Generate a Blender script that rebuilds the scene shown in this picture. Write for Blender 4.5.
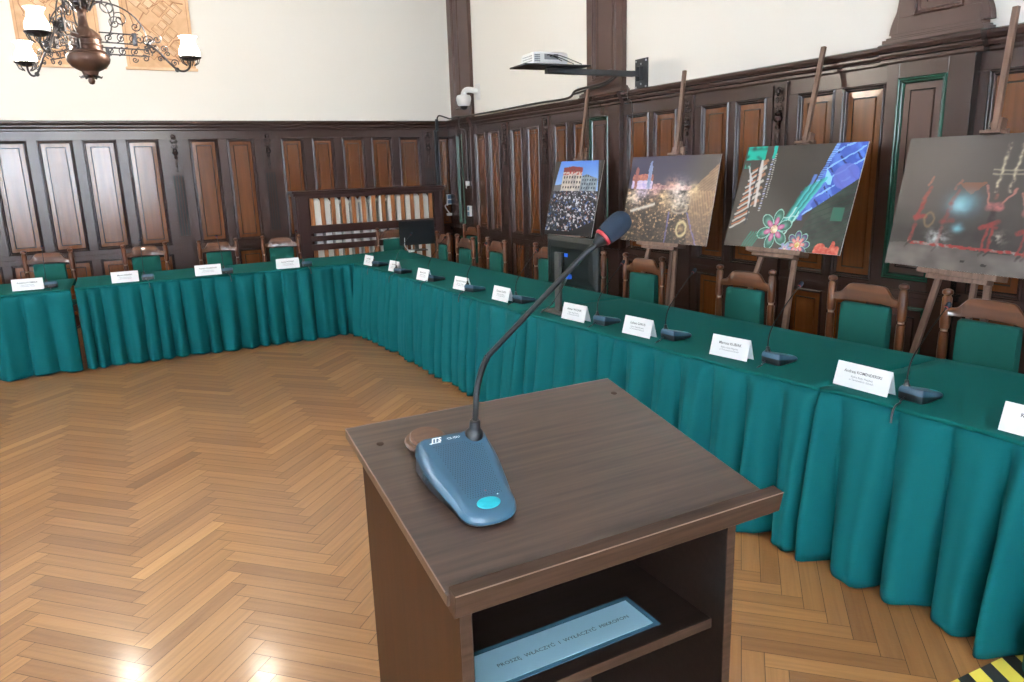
import bpy, bmesh, math, random
from mathutils import Vector, Matrix, noise
random.seed(7)
R_ = math.radians
SC = bpy.context.scene
for o in list(bpy.data.objects):
    bpy.data.objects.remove(o)
COL = SC.collection

# ------------------------------------------------------------------ camera
cam_data = bpy.data.cameras.new('camera')
cam = bpy.data.objects.new('camera', cam_data)
COL.objects.link(cam)
cam_data.sensor_width = 36.0
cam_data.lens = 36.0 * 734.85 / 1024.0
cam_data.clip_start = 0.02
X_ = Vector((0.881, 0.135, -0.453)).normalized()
Y_ = Vector((-0.472, 0.190, -0.861)); Y_ = (Y_ - X_ * Y_.dot(X_)).normalized()
Z_ = X_.cross(Y_)
cam.matrix_world = Matrix.Translation((0, 0, 1.685)) @ Matrix((X_, Y_, Z_)).to_4x4()
SC.camera = cam

# ------------------------------------------------------------------ view / world
SC.view_settings.view_transform = 'Standard'
SC.view_settings.look = 'None'
SC.view_settings.gamma = 1.0
SC.view_settings.use_curve_mapping = False
SC.view_settings.exposure = 0.13
w = bpy.data.worlds.new('sky'); SC.world = w; w.use_nodes = True
w.node_tree.nodes['Background'].inputs[0].default_value = (0.80, 0.90, 1.0, 1)
w.node_tree.nodes['Background'].inputs[1].default_value = 1.5

# ------------------------------------------------------------------ daylight through the windows
XR, YB, XL, YF, ZC = 4.33, 9.85, -5.2, -3.0, 4.7
WIN_F = [(-4.8, -3.4), (-2.7, -1.3), (-.55, .85)]      # x ranges, wall behind the camera
WIN_L = [(3.6, 5.0)]                     # y ranges, left wall
WZ = (0.95, 3.6)
def window_light(name, loc, rot, w_, h_, power, col=(0.86, 0.93, 1.0)):
    l = bpy.data.lights.new(name, 'AREA'); l.shape = 'RECTANGLE'; l.size = w_; l.size_y = h_
    l.energy = power; l.color = col
    o = bpy.data.objects.new(name, l); COL.objects.link(o); o.location = loc; o.rotation_euler = rot
for a, b in WIN_F:
    window_light('window_daylight', ((a + b) / 2, YF - 0.22, sum(WZ) / 2), (R_(90), 0, 0), b - a, WZ[1] - WZ[0], 330)
for a, b in WIN_L:
    window_light('window_daylight', (XL - 0.22, (a + b) / 2, sum(WZ) / 2), (R_(90), 0, R_(-90)), b - a, WZ[1] - WZ[0], 380)

# ------------------------------------------------------------------ mesh collector
class MB:
    def __init__(s): s.v = []; s.f = []; s.m = []; s.mi = 0; s.M = Matrix()
    def add(s, vs, fs):
        n = len(s.v)
        s.v += [s.M @ Vector(p) for p in vs]
        s.f += [[i + n for i in f] for f in fs]; s.m += [s.mi] * len(fs)
        return s
    def box(s, a, b):
        x0, y0, z0 = a; x1, y1, z1 = b
        if x0 > x1: x0, x1 = x1, x0
        if y0 > y1: y0, y1 = y1, y0
        if z0 > z1: z0, z1 = z1, z0
        return s.add([(x0,y0,z0),(x1,y0,z0),(x1,y1,z0),(x0,y1,z0),(x0,y0,z1),(x1,y0,z1),(x1,y1,z1),(x0,y1,z1)],
                     [(0,3,2,1),(4,5,6,7),(0,1,5,4),(1,2,6,5),(2,3,7,6),(3,0,4,7)])
    def lathe(s, prof, seg=16, at=(0,0,0), axis=None):
        """prof: list (r, h) along axis (default z)"""
        A = Matrix() if axis is None else Vector((0,0,1)).rotation_difference(Vector(axis).normalized()).to_matrix().to_4x4()
        A = Matrix.Translation(at) @ A
        vs = []; fs = []
        for r, h in prof:
            for k in range(seg):
                t = 2 * math.pi * k / seg
                vs.append(A @ Vector((r * math.cos(t), r * math.sin(t), h)))
        for i in range(len(prof) - 1):
            for k in range(seg):
                k2 = (k + 1) % seg
                fs.append((i*seg+k, i*seg+k2, (i+1)*seg+k2, (i+1)*seg+k))
        fs.append(tuple(range(seg))[::-1]); fs.append(tuple((len(prof)-1)*seg + k for k in range(seg)))
        return s.add(vs, fs)
    def tube(s, pts, r, seg=8, flat=1.0, up=None):
        pts = [Vector(p) for p in pts]; n = len(pts)
        rr = r if isinstance(r, (list, tuple)) else [r] * n
        vs = []; fs = []; prev = None
        for i, p in enumerate(pts):
            t = (pts[min(i+1, n-1)] - pts[max(i-1, 0)]).normalized()
            if prev is None:
                a = Vector(up) if up else (Vector((0,0,1)) if abs(t.z) < .9 else Vector((1,0,0)))
                nrm = (a - t * a.dot(t)).normalized()
            else:
                nrm = (prev - t * prev.dot(t)).normalized()
            prev = nrm; bn = t.cross(nrm)
            for k in range(seg):
                th = 2 * math.pi * k / seg
                vs.append(p + nrm * (rr[i] * math.cos(th) * flat) + bn * (rr[i] * math.sin(th)))
        for i in range(n - 1):
            for k in range(seg):
                k2 = (k + 1) % seg
                fs.append((i*seg+k, i*seg+k2, (i+1)*seg+k2, (i+1)*seg+k))
        fs.append(tuple(range(seg))[::-1]); fs.append(tuple((n-1)*seg + k for k in range(seg)))
        return s.add(vs, fs)
    def beam(s, a, b, w_, h_, up=(0,0,1)):
        a = Vector(a); b = Vector(b); t = (b - a).normalized(); u = Vector(up)
        u = (u - t * u.dot(t)).normalized(); sd = t.cross(u)
        vs = [p + sd * sx * w_/2 + u * sy * h_/2 for p in (a, b) for sx, sy in ((-1,-1),(1,-1),(1,1),(-1,1))]
        return s.add(vs, [(0,3,2,1),(4,5,6,7),(0,1,5,4),(1,2,6,5),(2,3,7,6),(3,0,4,7)])
    def prism(s, poly, z0, z1):
        n = len(poly)
        vs = [(x, y, z0) for x, y in poly] + [(x, y, z1) for x, y in poly]
        fs = [tuple(range(n))[::-1], tuple(range(n, 2*n))] + [(i, (i+1) % n, n+(i+1) % n, n+i) for i in range(n)]
        return s.add(vs, fs)
    def loft(s, rings, cap=True):
        n = len(rings[0]); vs = [p for r in rings for p in r]; fs = []
        for i in range(len(rings)-1):
            for k in range(n):
                k2 = (k+1) % n
                fs.append((i*n+k, i*n+k2, (i+1)*n+k2, (i+1)*n+k))
        if cap:
            fs.append(tuple(range(n))[::-1]); fs.append(tuple((len(rings)-1)*n+k for k in range(n)))
        return s.add(vs, fs)
    def ball(s, c, r, seg=12, rings=8, sc=(1,1,1)):
        pr = [(max(1e-4, math.sin(math.pi*i/rings)) * r, -math.cos(math.pi*i/rings) * r) for i in range(rings+1)]
        M0 = s.M; s.M = s.M @ Matrix.Translation(c) @ Matrix.Diagonal((*sc, 1)); s.lathe(pr, seg); s.M = M0
        return s
    def build(s, name, mats, parent=None, smooth=True, bevel=0, seg=2, ang=35):
        me = bpy.data.meshes.new(name); me.from_pydata([tuple(p) for p in s.v], [], s.f)
        if not isinstance(mats, (list, tuple)): mats = [mats]
        for m in mats: me.materials.append(m)
        me.polygons.foreach_set('material_index', s.m)
        bm = bmesh.new(); bm.from_mesh(me); bmesh.ops.recalc_face_normals(bm, faces=bm.faces); bm.to_mesh(me); bm.free()
        if smooth:
            me.polygons.foreach_set('use_smooth', [True] * len(me.polygons))
            me.set_sharp_from_angle(angle=R_(ang))
        me.update()
        o = bpy.data.objects.new(name, me); COL.objects.link(o)
        if parent: o.parent = parent
        if bevel:
            b = o.modifiers.new('bevel', 'BEVEL'); b.width = bevel; b.segments = seg; b.limit_method = 'ANGLE'; b.angle_limit = R_(40)
            b.harden_normals = False
        return o
def tag(o, label=None, cat=None, group=None, kind=None):
    if label: o['label'] = label
    if cat: o['category'] = cat
    if group: o['group'] = group
    if kind: o['kind'] = kind
    return o
def empty(name, loc=(0,0,0), rz=0, label=None, cat=None, group=None):
    o = bpy.data.objects.new(name, None); COL.objects.link(o); o.empty_display_size = .1
    o.location = loc; o.rotation_euler = (0, 0, rz)
    return tag(o, label, cat, group)
def copy_tree(o, parent=None):
    c = o.copy(); COL.objects.link(c)
    if parent is not None: c.parent = parent
    for ch in list(o.children): copy_tree(ch, c)
    return c
def text_part(name, body, size, mat, parent, M, bold=0.0, shear=0.0, align='CENTER', space=1.0):
    cu = bpy.data.curves.new(name, 'FONT'); cu.body = body; cu.size = size; cu.align_x = align; cu.align_y = 'CENTER'
    cu.offset = bold; cu.shear = shear; cu.resolution_u = 2; cu.space_character = space
    t = bpy.data.objects.new(name, cu); COL.objects.link(t)
    bpy.context.view_layer.update()
    me = bpy.data.meshes.new_from_object(t.evaluated_get(bpy.context.evaluated_depsgraph_get()))
    bpy.data.objects.remove(t)
    me.materials.clear(); me.materials.append(mat); me.name = name
    me.transform(M)
    o = bpy.data.objects.new(name, me); COL.objects.link(o); o.parent = parent
    return o

# ------------------------------------------------------------------ materials
def mat(name, col, rough=.5, metal=0, coat=0, coat_rough=.1, spec=.5, sheen=0, emit=None, es=0):
    m = bpy.data.materials.new(name); m.use_nodes = True
    b = m.node_tree.nodes['Principled BSDF']
    b.inputs['Base Color'].default_value = (*col, 1); b.inputs['Roughness'].default_value = rough
    b.inputs['Metallic'].default_value = metal; b.inputs['Coat Weight'].default_value = coat
    b.inputs['Coat Roughness'].default_value = coat_rough; b.inputs['Specular IOR Level'].default_value = spec
    b.inputs['Sheen Weight'].default_value = sheen
    if emit: b.inputs['Emission Color'].default_value = (*emit, 1); b.inputs['Emission Strength'].default_value = es
    return m
def N(m, t, **k):
    n = m.node_tree.nodes.new(t)
    for a, v in k.items(): setattr(n, a, v)
    return n
def L(m, a, b): m.node_tree.links.new(a, b)
def grain(m, c1, c2, scale=(60, 60, 3), bump=.15, coord='Object', detail=4, dist=.4, big=0.0, rough_var=None):
    """streaky wood grain: noise stretched along one axis"""
    b = m.node_tree.nodes['Principled BSDF']
    tc = N(m, 'ShaderNodeTexCoord'); mp = N(m, 'ShaderNodeMapping'); mp.inputs['Scale'].default_value = scale
    L(m, tc.outputs[coord], mp.inputs['Vector'])
    nz = N(m, 'ShaderNodeTexNoise'); nz.inputs['Scale'].default_value = 1; nz.inputs['Detail'].default_value = detail
    nz.inputs['Distortion'].default_value = dist; L(m, mp.outputs[0], nz.inputs['Vector'])
    cr = N(m, 'ShaderNodeValToRGB'); cr.color_ramp.elements[0].position = .32; cr.color_ramp.elements[1].position = .68
    cr.color_ramp.elements[0].color = (*c1, 1); cr.color_ramp.elements[1].color = (*c2, 1)
    L(m, nz.outputs['Fac'], cr.inputs[0])
    L(m, cr.outputs[0], b.inputs['Base Color'])
    if bump:
        bp = N(m, 'ShaderNodeBump'); bp.inputs['Strength'].default_value = bump; bp.inputs['Distance'].default_value = .002
        L(m, nz.outputs['Fac'], bp.inputs['Height']); L(m, bp.outputs[0], b.inputs['Normal'])
    return m
def bumpy(m, scale=200, strength=.2, dist=.002, detail=2):
    b = m.node_tree.nodes['Principled BSDF']; tc = N(m, 'ShaderNodeTexCoord')
    nz = N(m, 'ShaderNodeTexNoise'); nz.inputs['Scale'].default_value = scale; nz.inputs['Detail'].default_value = detail
    L(m, tc.outputs['Object'], nz.inputs['Vector'])
    bp = N(m, 'ShaderNodeBump'); bp.inputs['Strength'].default_value = strength; bp.inputs['Distance'].default_value = dist
    L(m, nz.outputs['Fac'], bp.inputs['Height']); L(m, bp.outputs[0], b.inputs['Normal'])
    return m

M_plaster = bumpy(mat('plaster', (.88, .86, .815), .85), 6, .06, .01)
M_ceiling = mat('ceiling_paint', (.85, .84, .80), .9)
M_frame = bumpy(mat('dark_brown_paint', (.040, .020, .016), .26, spec=.5), 35, .08, .002, 3)
M_mould = mat('dark_moulding', (.030, .014, .011), .27, spec=.5)
M_panel = grain(mat('panel_wood', (.2, .08, .03), .21, spec=.6, coat=.22, coat_rough=.16), (.088, .027, .007), (.122, .039, .0105), (26, 26, 1.4), .012)
M_recess = mat('recess_shade', (.010, .006, .005), .6, spec=.2)  # shade in panel grooves and between flutes, painted as a dark colour
M_green = mat('green_moulding', (.006, .045, .026), .24, spec=.5)
M_column = bumpy(mat('column_brown', (.060, .028, .021), .34, spec=.5), 30, .06)
M_chair = grain(mat('chair_wood', (.2, .09, .04), .34, spec=.3, coat=.12, coat_rough=.12), (.050, .0135, .003), (.098, .029, .0065), (22, 22, 3), .04)
M_crest = grain(mat('polished_chair_wood', (.2, .09, .04), .35, spec=.25, coat=.5, coat_rough=.04), (.044, .0118, .0025), (.092, .0265, .0058), (3, 22, 22), .03)
M_pad = bumpy(mat('green_upholstery', (.004, .066, .052), .88, spec=.2), 500, .3, .001)
M_cloth = bumpy(mat('teal_cloth', (.001, .078, .071), .88, spec=.12), 420, .25, .0008)
M_skirt = bumpy(mat('teal_skirt_cloth', (.0005, .079, .086), .85, spec=.15), 420, .25, .0008)
M_lect = grain(mat('walnut_laminate', (.1, .06, .04), .30, spec=.8), (.017, .0085, .0055), (.060, .034, .023), (5, 110, 110), 0, dist=.1)
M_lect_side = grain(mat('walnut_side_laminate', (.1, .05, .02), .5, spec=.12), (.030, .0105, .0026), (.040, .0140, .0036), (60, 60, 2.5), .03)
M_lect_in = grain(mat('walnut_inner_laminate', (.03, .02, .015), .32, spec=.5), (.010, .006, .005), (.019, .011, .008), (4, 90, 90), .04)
M_lect_edge = grain(mat('walnut_edge_band', (.15, .1, .07), .45, spec=.15), (.026, .0135, .008), (.050, .027, .017), (6, 120, 120), .05)
M_bright_edge = mat('pale_edge', (.20, .13, .10), .35)  # thin paler lines on lectern edges and rings on chair posts
M_mic = mat('blue_grey_plastic', (.024, .064, .100), .34, spec=.45)
M_black = mat('black_plastic', (.010, .011, .013), .33)
M_hole = mat('grille_hole', (.006, .014, .022), .7)
M_btn = mat('turquoise_button', (.0, .26, .30), .45)
M_white = mat('white_print', (.85, .87, .88), .5)
M_neck = mat('black_gooseneck', (.006, .007, .008), .42, spec=.22)
M_foam = bumpy(mat('foam', (.011, .018, .030), .95, spec=.2), 900, .7, .001)
M_red = mat('red_ring', (.22, .006, .010), .5)
M_card = mat('white_card', (.86, .87, .90), .6)
M_ink = mat('dark_ink', (.05, .055, .07), .6)
M_inklight = mat('grey_ink', (.25, .26, .30), .6)
M_disc = grain(mat('sound_block_wood', (.2, .12, .08), .4), (.090, .044, .026), (.14, .072, .044), (20, 90, 90), .05)
M_easel = grain(mat('easel_wood', (.2, .12, .08), .5), (.095, .050, .034), (.165, .094, .064), (40, 40, 3), .05)
M_steel = mat('steel', (.55, .56, .58), .3, metal=1)
M_dsteel = mat('dark_steel', (.035, .038, .042), .45, metal=.3)
M_iron = mat('wrought_iron', (.055, .048, .050), .42, metal=.55)
M_bronze = mat('aged_copper', (.085, .042, .028), .42, metal=.45)
M_glass_lit = mat('opal_glass_lit', (.95, .95, .93), .4, emit=(1.0, .93, .82), es=22)
M_glass_dim = mat('opal_glass', (.95, .95, .93), .4, emit=(1.0, .96, .90), es=1.1)
M_white_plastic = mat('white_plastic', (.80, .81, .82), .38)
M_grey_plastic = mat('grey_plastic', (.25, .26, .28), .4)
M_screen = mat('monitor_black', (.004, .005, .006), .4, spec=.2)
M_monback = mat('monitor_shell', (.005, .009, .009), .42, spec=.25)
M_stand = mat('stand_grey', (.06, .06, .055), .45, metal=.2)
M_bluep = mat('blue_plug', (.01, .09, .55), .4)
M_slat = grain(mat('pine_slat', (.4, .2, .08), .35), (.20, .072, .022), (.34, .135, .046), (35, 35, 3), .05)
M_rad = mat('radiator_white', (.86, .87, .84), .4)
M_radframe = bumpy(mat('mahogany_frame', (.034, .013, .011), .3), 30, .05)
M_board_edge = mat('foamboard_edge', (.75, .74, .72), .6)
M_relief = grain(mat('terracotta_relief', (.8, .5, .3), .75), (.60, .36, .20), (.76, .50, .30), (7, 7, 9), .3)
M_relief_hi = grain(mat('pale_relief', (.85, .6, .4), .75), (.70, .46, .28), (.82, .60, .40), (9, 9, 9), .3)
M_relief_dk = mat('relief_groove', (.42, .21, .11), .8)
M_sign = mat('laminated_sign', (.36, .60, .72), .3, coat=.3)
M_film = mat('laminate_film', (.05, .12, .17), .12)
M_yel = mat('yellow_tape', (.85, .70, .10), .45)
M_blk = mat('black_tape', (.02, .02, .02), .45)
M_tablewood = grain(mat('table_wood', (.3, .2, .1), .5), (.20, .12, .06), (.30, .19, .10), (3, 60, 60), .03)
M_pane = mat('window_glass', (.9, .95, 1), .05)
M_pane.node_tree.nodes['Principled BSDF'].inputs['Transmission Weight'].default_value = 1
M_pane.node_tree.nodes['Principled BSDF'].inputs['IOR'].default_value = 1.02
M_winwhite = mat('window_paint', (.80, .79, .76), .45)

# floor wood: per-plank tone (random, plus painted light by plank direction) from a face attribute + grain along the plank (UV)
M_floor = mat('oak_parquet', (.5, .3, .12), .34, spec=.45, coat=.38, coat_rough=.155)
b = M_floor.node_tree.nodes['Principled BSDF']
uv = N(M_floor, 'ShaderNodeUVMap'); mp = N(M_floor, 'ShaderNodeMapping'); mp.inputs['Scale'].default_value = (2.2, 45, 1)
L(M_floor, uv.outputs[0], mp.inputs[0])
nz = N(M_floor, 'ShaderNodeTexNoise'); nz.inputs['Scale'].default_value = 1; nz.inputs['Detail'].default_value = 5; nz.inputs['Distortion'].default_value = .6
L(M_floor, mp.outputs[0], nz.inputs['Vector'])
at = N(M_floor, 'ShaderNodeAttribute', attribute_name='tone')
cr = N(M_floor, 'ShaderNodeValToRGB')
cr.color_ramp.elements[0].position = 0; cr.color_ramp.elements[0].color = (.140, .056, .018, 1)
cr.color_ramp.elements[1].position = 1; cr.color_ramp.elements[1].color = (.41, .222, .088, 1)
e = cr.color_ramp.elements.new(.35); e.color = (.232, .107, .036, 1)
e = cr.color_ramp.elements.new(.7); e.color = (.312, .154, .055, 1)
L(M_floor, at.outputs['Fac'], cr.inputs[0])
cg = N(M_floor, 'ShaderNodeValToRGB'); cg.color_ramp.elements[0].color = (.84, .78, .70, 1); cg.color_ramp.elements[0].position = .25
cg.color_ramp.elements[1].color = (1.12, 1.10, 1.06, 1); cg.color_ramp.elements[1].position = .62
L(M_floor, nz.outputs['Fac'], cg.inputs[0])
mx = N(M_floor, 'ShaderNodeMix', data_type='RGBA', blend_type='MULTIPLY'); mx.inputs['Factor'].default_value = 1
L(M_floor, cr.outputs[0], mx.inputs['A']); L(M_floor, cg.outputs[0], mx.inputs['B']); L(M_floor, mx.outputs['Result'], b.inputs['Base Color'])
tc = N(M_floor, 'ShaderNodeTexCoord'); nb = N(M_floor, 'ShaderNodeTexNoise'); nb.inputs['Scale'].default_value = 55; nb.inputs['Detail'].default_value = 3
L(M_floor, tc.outputs['Object'], nb.inputs['Vector'])
bp = N(M_floor, 'ShaderNodeBump'); bp.inputs['Strength'].default_value = .35; bp.inputs['Distance'].default_value = .002
L(M_floor, nb.outputs['Fac'], bp.inputs['Height']); L(M_floor, bp.outputs[0], b.inputs['Normal'])
M_gap = mat('parquet_joint', (.045, .022, .010), .6)

# ------------------------------------------------------------------ floor (herringbone parquet)
def make_floor():
    Lp, wp, g = .5374, .07677, .0011
    vs = []; fs = []; tones = []; uvs = []; mats_ = []
    s2 = math.sqrt(.5); rnd = random.Random(3)
    def W(a, b_): return ((a - b_) * s2 - .10, (a + b_) * s2 + .02)
    def plank(a0, b0, la, lb):
        cxw, cyw = W(a0 + la/2, b0 + lb/2)
        if not (XL - .4 < cxw < XR + .4 and YF - .4 < cyw < YB + .4): return
        c = [(a0+g, b0+g), (a0+la-g, b0+g), (a0+la-g, b0+lb-g), (a0+g, b0+lb-g)]
        P = [W(*p) for p in c]
        if max(p[0] for p in P) > XR or min(p[0] for p in P) < XL or min(p[1] for p in P) < YF or max(p[1] for p in P) > YB: 
            P = [(min(max(x, XL), XR), min(max(y, YF), YB)) for x, y in P]
        n = len(vs)
        for x, y in P: vs.append((x, y, 0))
        fs.append((n, n+1, n+2, n+3)); mats_.append(0)
        tones.append(min(1, max(0, rnd.gauss(.54 if la > lb else .46, .16))))  # one plank direction lighter: view-dependent reflection painted into the tone
        ou, ov = rnd.random() * 40, rnd.random() * 40
        L_ = Lp; W_ = wp
        if la > lb: uvs.extend([(ou, ov), (ou+L_, ov), (ou+L_, ov+W_), (ou, ov+W_)])
        else: uvs.extend([(ou, ov), (ou, ov+W_), (ou+L_, ov+W_), (ou+L_, ov)])
    for n_ in range(-12, 13):
        for k in range(-160, 260):
            a = k * wp + n_ * Lp; b_ = k * wp - n_ * Lp
            plank(a, b_, Lp, wp); plank(a, b_ + wp, wp, Lp)
    n = len(vs)
    vs.extend([(XL-.3, YF-.3, -.0015), (XR+.3, YF-.3, -.0015), (XR+.3, YB+.3, -.0015), (XL-.3, YB+.3, -.0015)])
    fs.append((n, n+1, n+2, n+3)); mats_.append(1); tones.append(.5); uvs.extend([(0, 0)] * 4)
    vs.extend([(XL-.3, YF-.3, -.1), (XR+.3, YF-.3, -.1), (XR+.3, YB+.3, -.1), (XL-.3, YB+.3, -.1)])
    fs.append((n+7, n+6, n+5, n+4)); mats_.append(1); tones.append(.5); uvs.extend([(0, 0)] * 4)
    me = bpy.data.meshes.new('floor'); me.from_pydata(vs, [], fs); me.materials.append(M_floor); me.materials.append(M_gap)
    me.polygons.foreach_set('material_index', mats_)
    ul = me.uv_layers.new(name='UVMap')
    ul.data.foreach_set('uv', [c for p in uvs for c in p])
    a = me.attributes.new('tone', 'FLOAT', 'FACE'); a.data.foreach_set('value', tones)
    o = bpy.data.objects.new('floor', me); COL.objects.link(o); o['kind'] = 'structure'
make_floor()

# ------------------------------------------------------------------ walls and ceiling
def wall_with_openings(name, fixed, axis, lo, hi, opens, thick, mat_):
    """axis 'x': wall runs along x at y=fixed ; outward sign by thick"""
    mb = MB()
    def bx(a, b_, z0, z1):
        if axis == 'x': mb.box((a, fixed, z0), (b_, fixed + thick, z1))
        else: mb.box((fixed, a, z0), (fixed + thick, b_, z1))
    cur = lo
    for a, b_ in opens:
        bx(cur, a, 0, ZC); bx(a, b_, 0, WZ[0]); bx(a, b_, WZ[1], ZC); cur = b_
    bx(cur, hi, 0, ZC)
    o = mb.build(name, mat_, smooth=False); o['kind'] = 'structure'; return o
wall_back = wall_with_openings('wall_back', YB, 'x', XL-.2, XR+.2, [], .2, M_plaster)
wall_right = wall_with_openings('wall_right', XR, 'y', YF-.2, YB, [], .2, M_plaster)
wall_front = wall_with_openings('wall_front', YF, 'x', XL-.2, XR, WIN_F, -.2, M_plaster)
wall_left = wall_with_openings('wall_left', XL, 'y', YF, YB, WIN_L, -.2, M_plaster)
o = MB().box((XL-.2, YF-.2, ZC), (XR+.2, YB+.2, ZC+.15)).build('ceiling', M_ceiling, smooth=False); o['kind'] = 'structure'
wn = 0
for ax, ops in (('x', WIN_F), ('y', WIN_L)):
    for a, b_ in ops:
        wn += 1; fr = MB(); pn = MB()
        def bx(m, u0, u1, z0, z1, d0, d1):
            if ax == 'x': m.box((u0, YF - d0, z0), (u1, YF - d1, z1))
            else: m.box((XL - d0, u0, z0), (XL - d1, u1, z1))
        z0, z1 = WZ; c = (a + b_) / 2; zt = z0 + (z1 - z0) * .68
        for u0, u1, q0, q1 in ((a, a+.07, z0, z1), (b_-.07, b_, z0, z1), (a, b_, z0, z0+.07), (a, b_, z1-.07, z1), (c-.04, c+.04, z0, z1), (a, b_, zt-.035, zt+.035)):
            bx(fr, u0, u1, q0, q1, .08, .15)
        bx(fr, a-.05, b_+.05, z0-.04, z0, -.10, .12)
        bx(pn, a+.05, b_-.05, z0+.05, z1-.05, .112, .118)
        o = fr.build('window_%d' % wn, M_winwhite, smooth=False, bevel=.004); o['kind'] = 'structure'
        pn.build('window_pane', M_pane, o, smooth=False)

# ------------------------------------------------------------------ wainscot
def wallspace(which):
    # local (s, t, z): s along wall, t out from wall
    if which == 'back': return Matrix(((1,0,0,0),(0,-1,0,YB),(0,0,1,0),(0,0,0,1)))
    return Matrix(((0,-1,0,XR),(1,0,0,0),(0,0,1,0),(0,0,0,1)))
def ring(s0, s1, z0, z1, i, t): return [(s0+i, t, z0+i), (s1-i, t, z0+i), (s1-i, t, z1-i), (s0+i, t, z1-i)]
def add_panel(W, parent, s0, s1, z0, z1, t0, mp_=M_panel, mm=M_mould, k=1.0, raised=True):
    mo = MB(); mo.M = W
    mo.loft([ring(s0, s1, z0, z1, -.002, t0-.01), ring(s0, s1, z0, z1, -.002, t0+.003), ring(s0, s1, z0, z1, .003*k, t0+.010), ring(s0, s1, z0, z1, .009*k, t0+.012), ring(s0, s1, z0, z1, .013*k, t0+.008),
             ring(s0, s1, z0, z1, .016*k, t0-.002), ring(s0, s1, z0, z1, .022*k, t0-.001), ring(s0, s1, z0, z1, .026*k, t0-.005), ring(s0, s1, z0, z1, .032*k, t0-.016)], cap=False)
    pa = MB(); pa.M = W
    fi = .030*k
    rg = [ring(s0, s1, z0, z1, fi, t0-.016)]
    if raised:
        q = min(.042, (s1-s0)*.13); rg += [ring(s0, s1, z0, z1, fi+q, t0-.015), ring(s0, s1, z0, z1, fi+q+.002, t0-.022), ring(s0, s1, z0, z1, fi+q+.006, t0-.022), ring(s0, s1, z0, z1, fi+q+.009, t0-.012)]
    if raised: pa.loft(rg[:2], cap=False); pa.mi = 1; pa.loft(rg[1:4], cap=False); pa.mi = 0; pa.loft(rg[3:], cap=False)
    last = len(pa.v); pa.f.append([last-4, last-3, last-2, last-1]); pa.m.append(0)
    p = pa.build('panel', [mp_, M_recess], parent, smooth=False)
    mo.build('moulding', mm, p, smooth=False)
CORN = [(0, 2.212), (.040, 2.212), (.046, 2.222), (.046, 2.238), (.058, 2.246), (.066, 2.262), (.066, 2.272), (.078, 2.280), (.088, 2.300), (.090, 2.318), (.074, 2.326), (.0, 2.330)]
def cornice(W, parent, segs, prof=CORN):
    """segs: list (s0,s1,extra projection)"""
    mb = MB(); mb.M = W
    for s0, s1, ex in segs:
        rg = [[(s, (t + ex) if t > 0 else t, z) for t, z in prof] for s in (s0, s1)]
        mb.loft(rg)
    mb.build('cornice', M_frame, parent, smooth=False)
def carved_parts(W, s, t0):
    """narrow carved strip: rosette, scrolls, turned drop, flutes"""
    w_ = .064
    b_ = MB(); b_.M = W
    b_.mi = 1; b_.box((s-w_, t0-.01, .93), (s+w_, t0+.002, 1.71)); b_.mi = 0; b_.box((s-w_, t0-.01, 1.71), (s+w_, t0+.004, 2.205))
    for sg in (-1, 1): b_.box((s+sg*w_-.007, t0-.01, .93), (s+sg*w_+.007, t0+.020, 2.205))
    for q in (-.030, 0, .030):
        b_.box((s+q-.006, t0-.01, .985), (s+q+.006, t0+.014, 1.70))
    b_.box((s-w_, t0-.01, 1.70), (s+w_, t0+.014, 1.715))
    b_.box((s-w_-.012, t0-.01, .885), (s+w_+.012, t0+.030, .985)); b_.box((s-w_-.006, t0-.01, .10), (s+w_+.006, t0+.020, .885))
    b_.box((s-w_-.012, t0-.01, 2.19), (s+w_+.012, t0+.026, 2.205))
    c_ = MB(); c_.M = W
    c_.lathe([(.002, 0), (.026, .006), (.032, .016), (.022, .022), (.014, .015), (.012, .028), (.001, .032)], 12, (s, t0+.004, 2.145), (0, 1, 0))
    for sg in (-1, 1):      # scrolls
        for (cx_, cz_, r0, dr) in ((.020, 2.085, .020, 1), (.018, 2.035, .016, -1)):
            pts = []
            for i in range(16):
                a = i * .55; r = 1.15 * r0 * (1 - i/18)
                pts.append((s + sg*(cx_ + r*math.cos(a)*.9), t0+.014, cz_ + dr*r*math.sin(a)))
            c_.tube(pts, .0065, 6)
    c_.lathe([(.004, 0), (.014, .004), (.020, .02), (.010, .035), (.014, .05), (.032, .062), (.036, .085), (.022, .10), (.030, .110), (.012, .125), (.006, .15)], 12, (s, t0+.014, 1.885))
    c_.lathe([(.002, 0), (.010, .01), (.014, .03), (.007, .05), (.012, .065), (.006, .09)], 10, (s, t0+.014, 1.775))
    c_.ball((s, t0+.016, 1.755), .011, 10, 6)
    return b_, c_
def pilasters(W, parent, ss, t0):
    for s in ss:
        b_, c_ = carved_parts(W, s, t0)
        p = b_.build('carved_pilaster', [M_frame, M_recess], parent)
        c_.build('carved_ornament', M_mould, p)

T0 = .030
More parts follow.
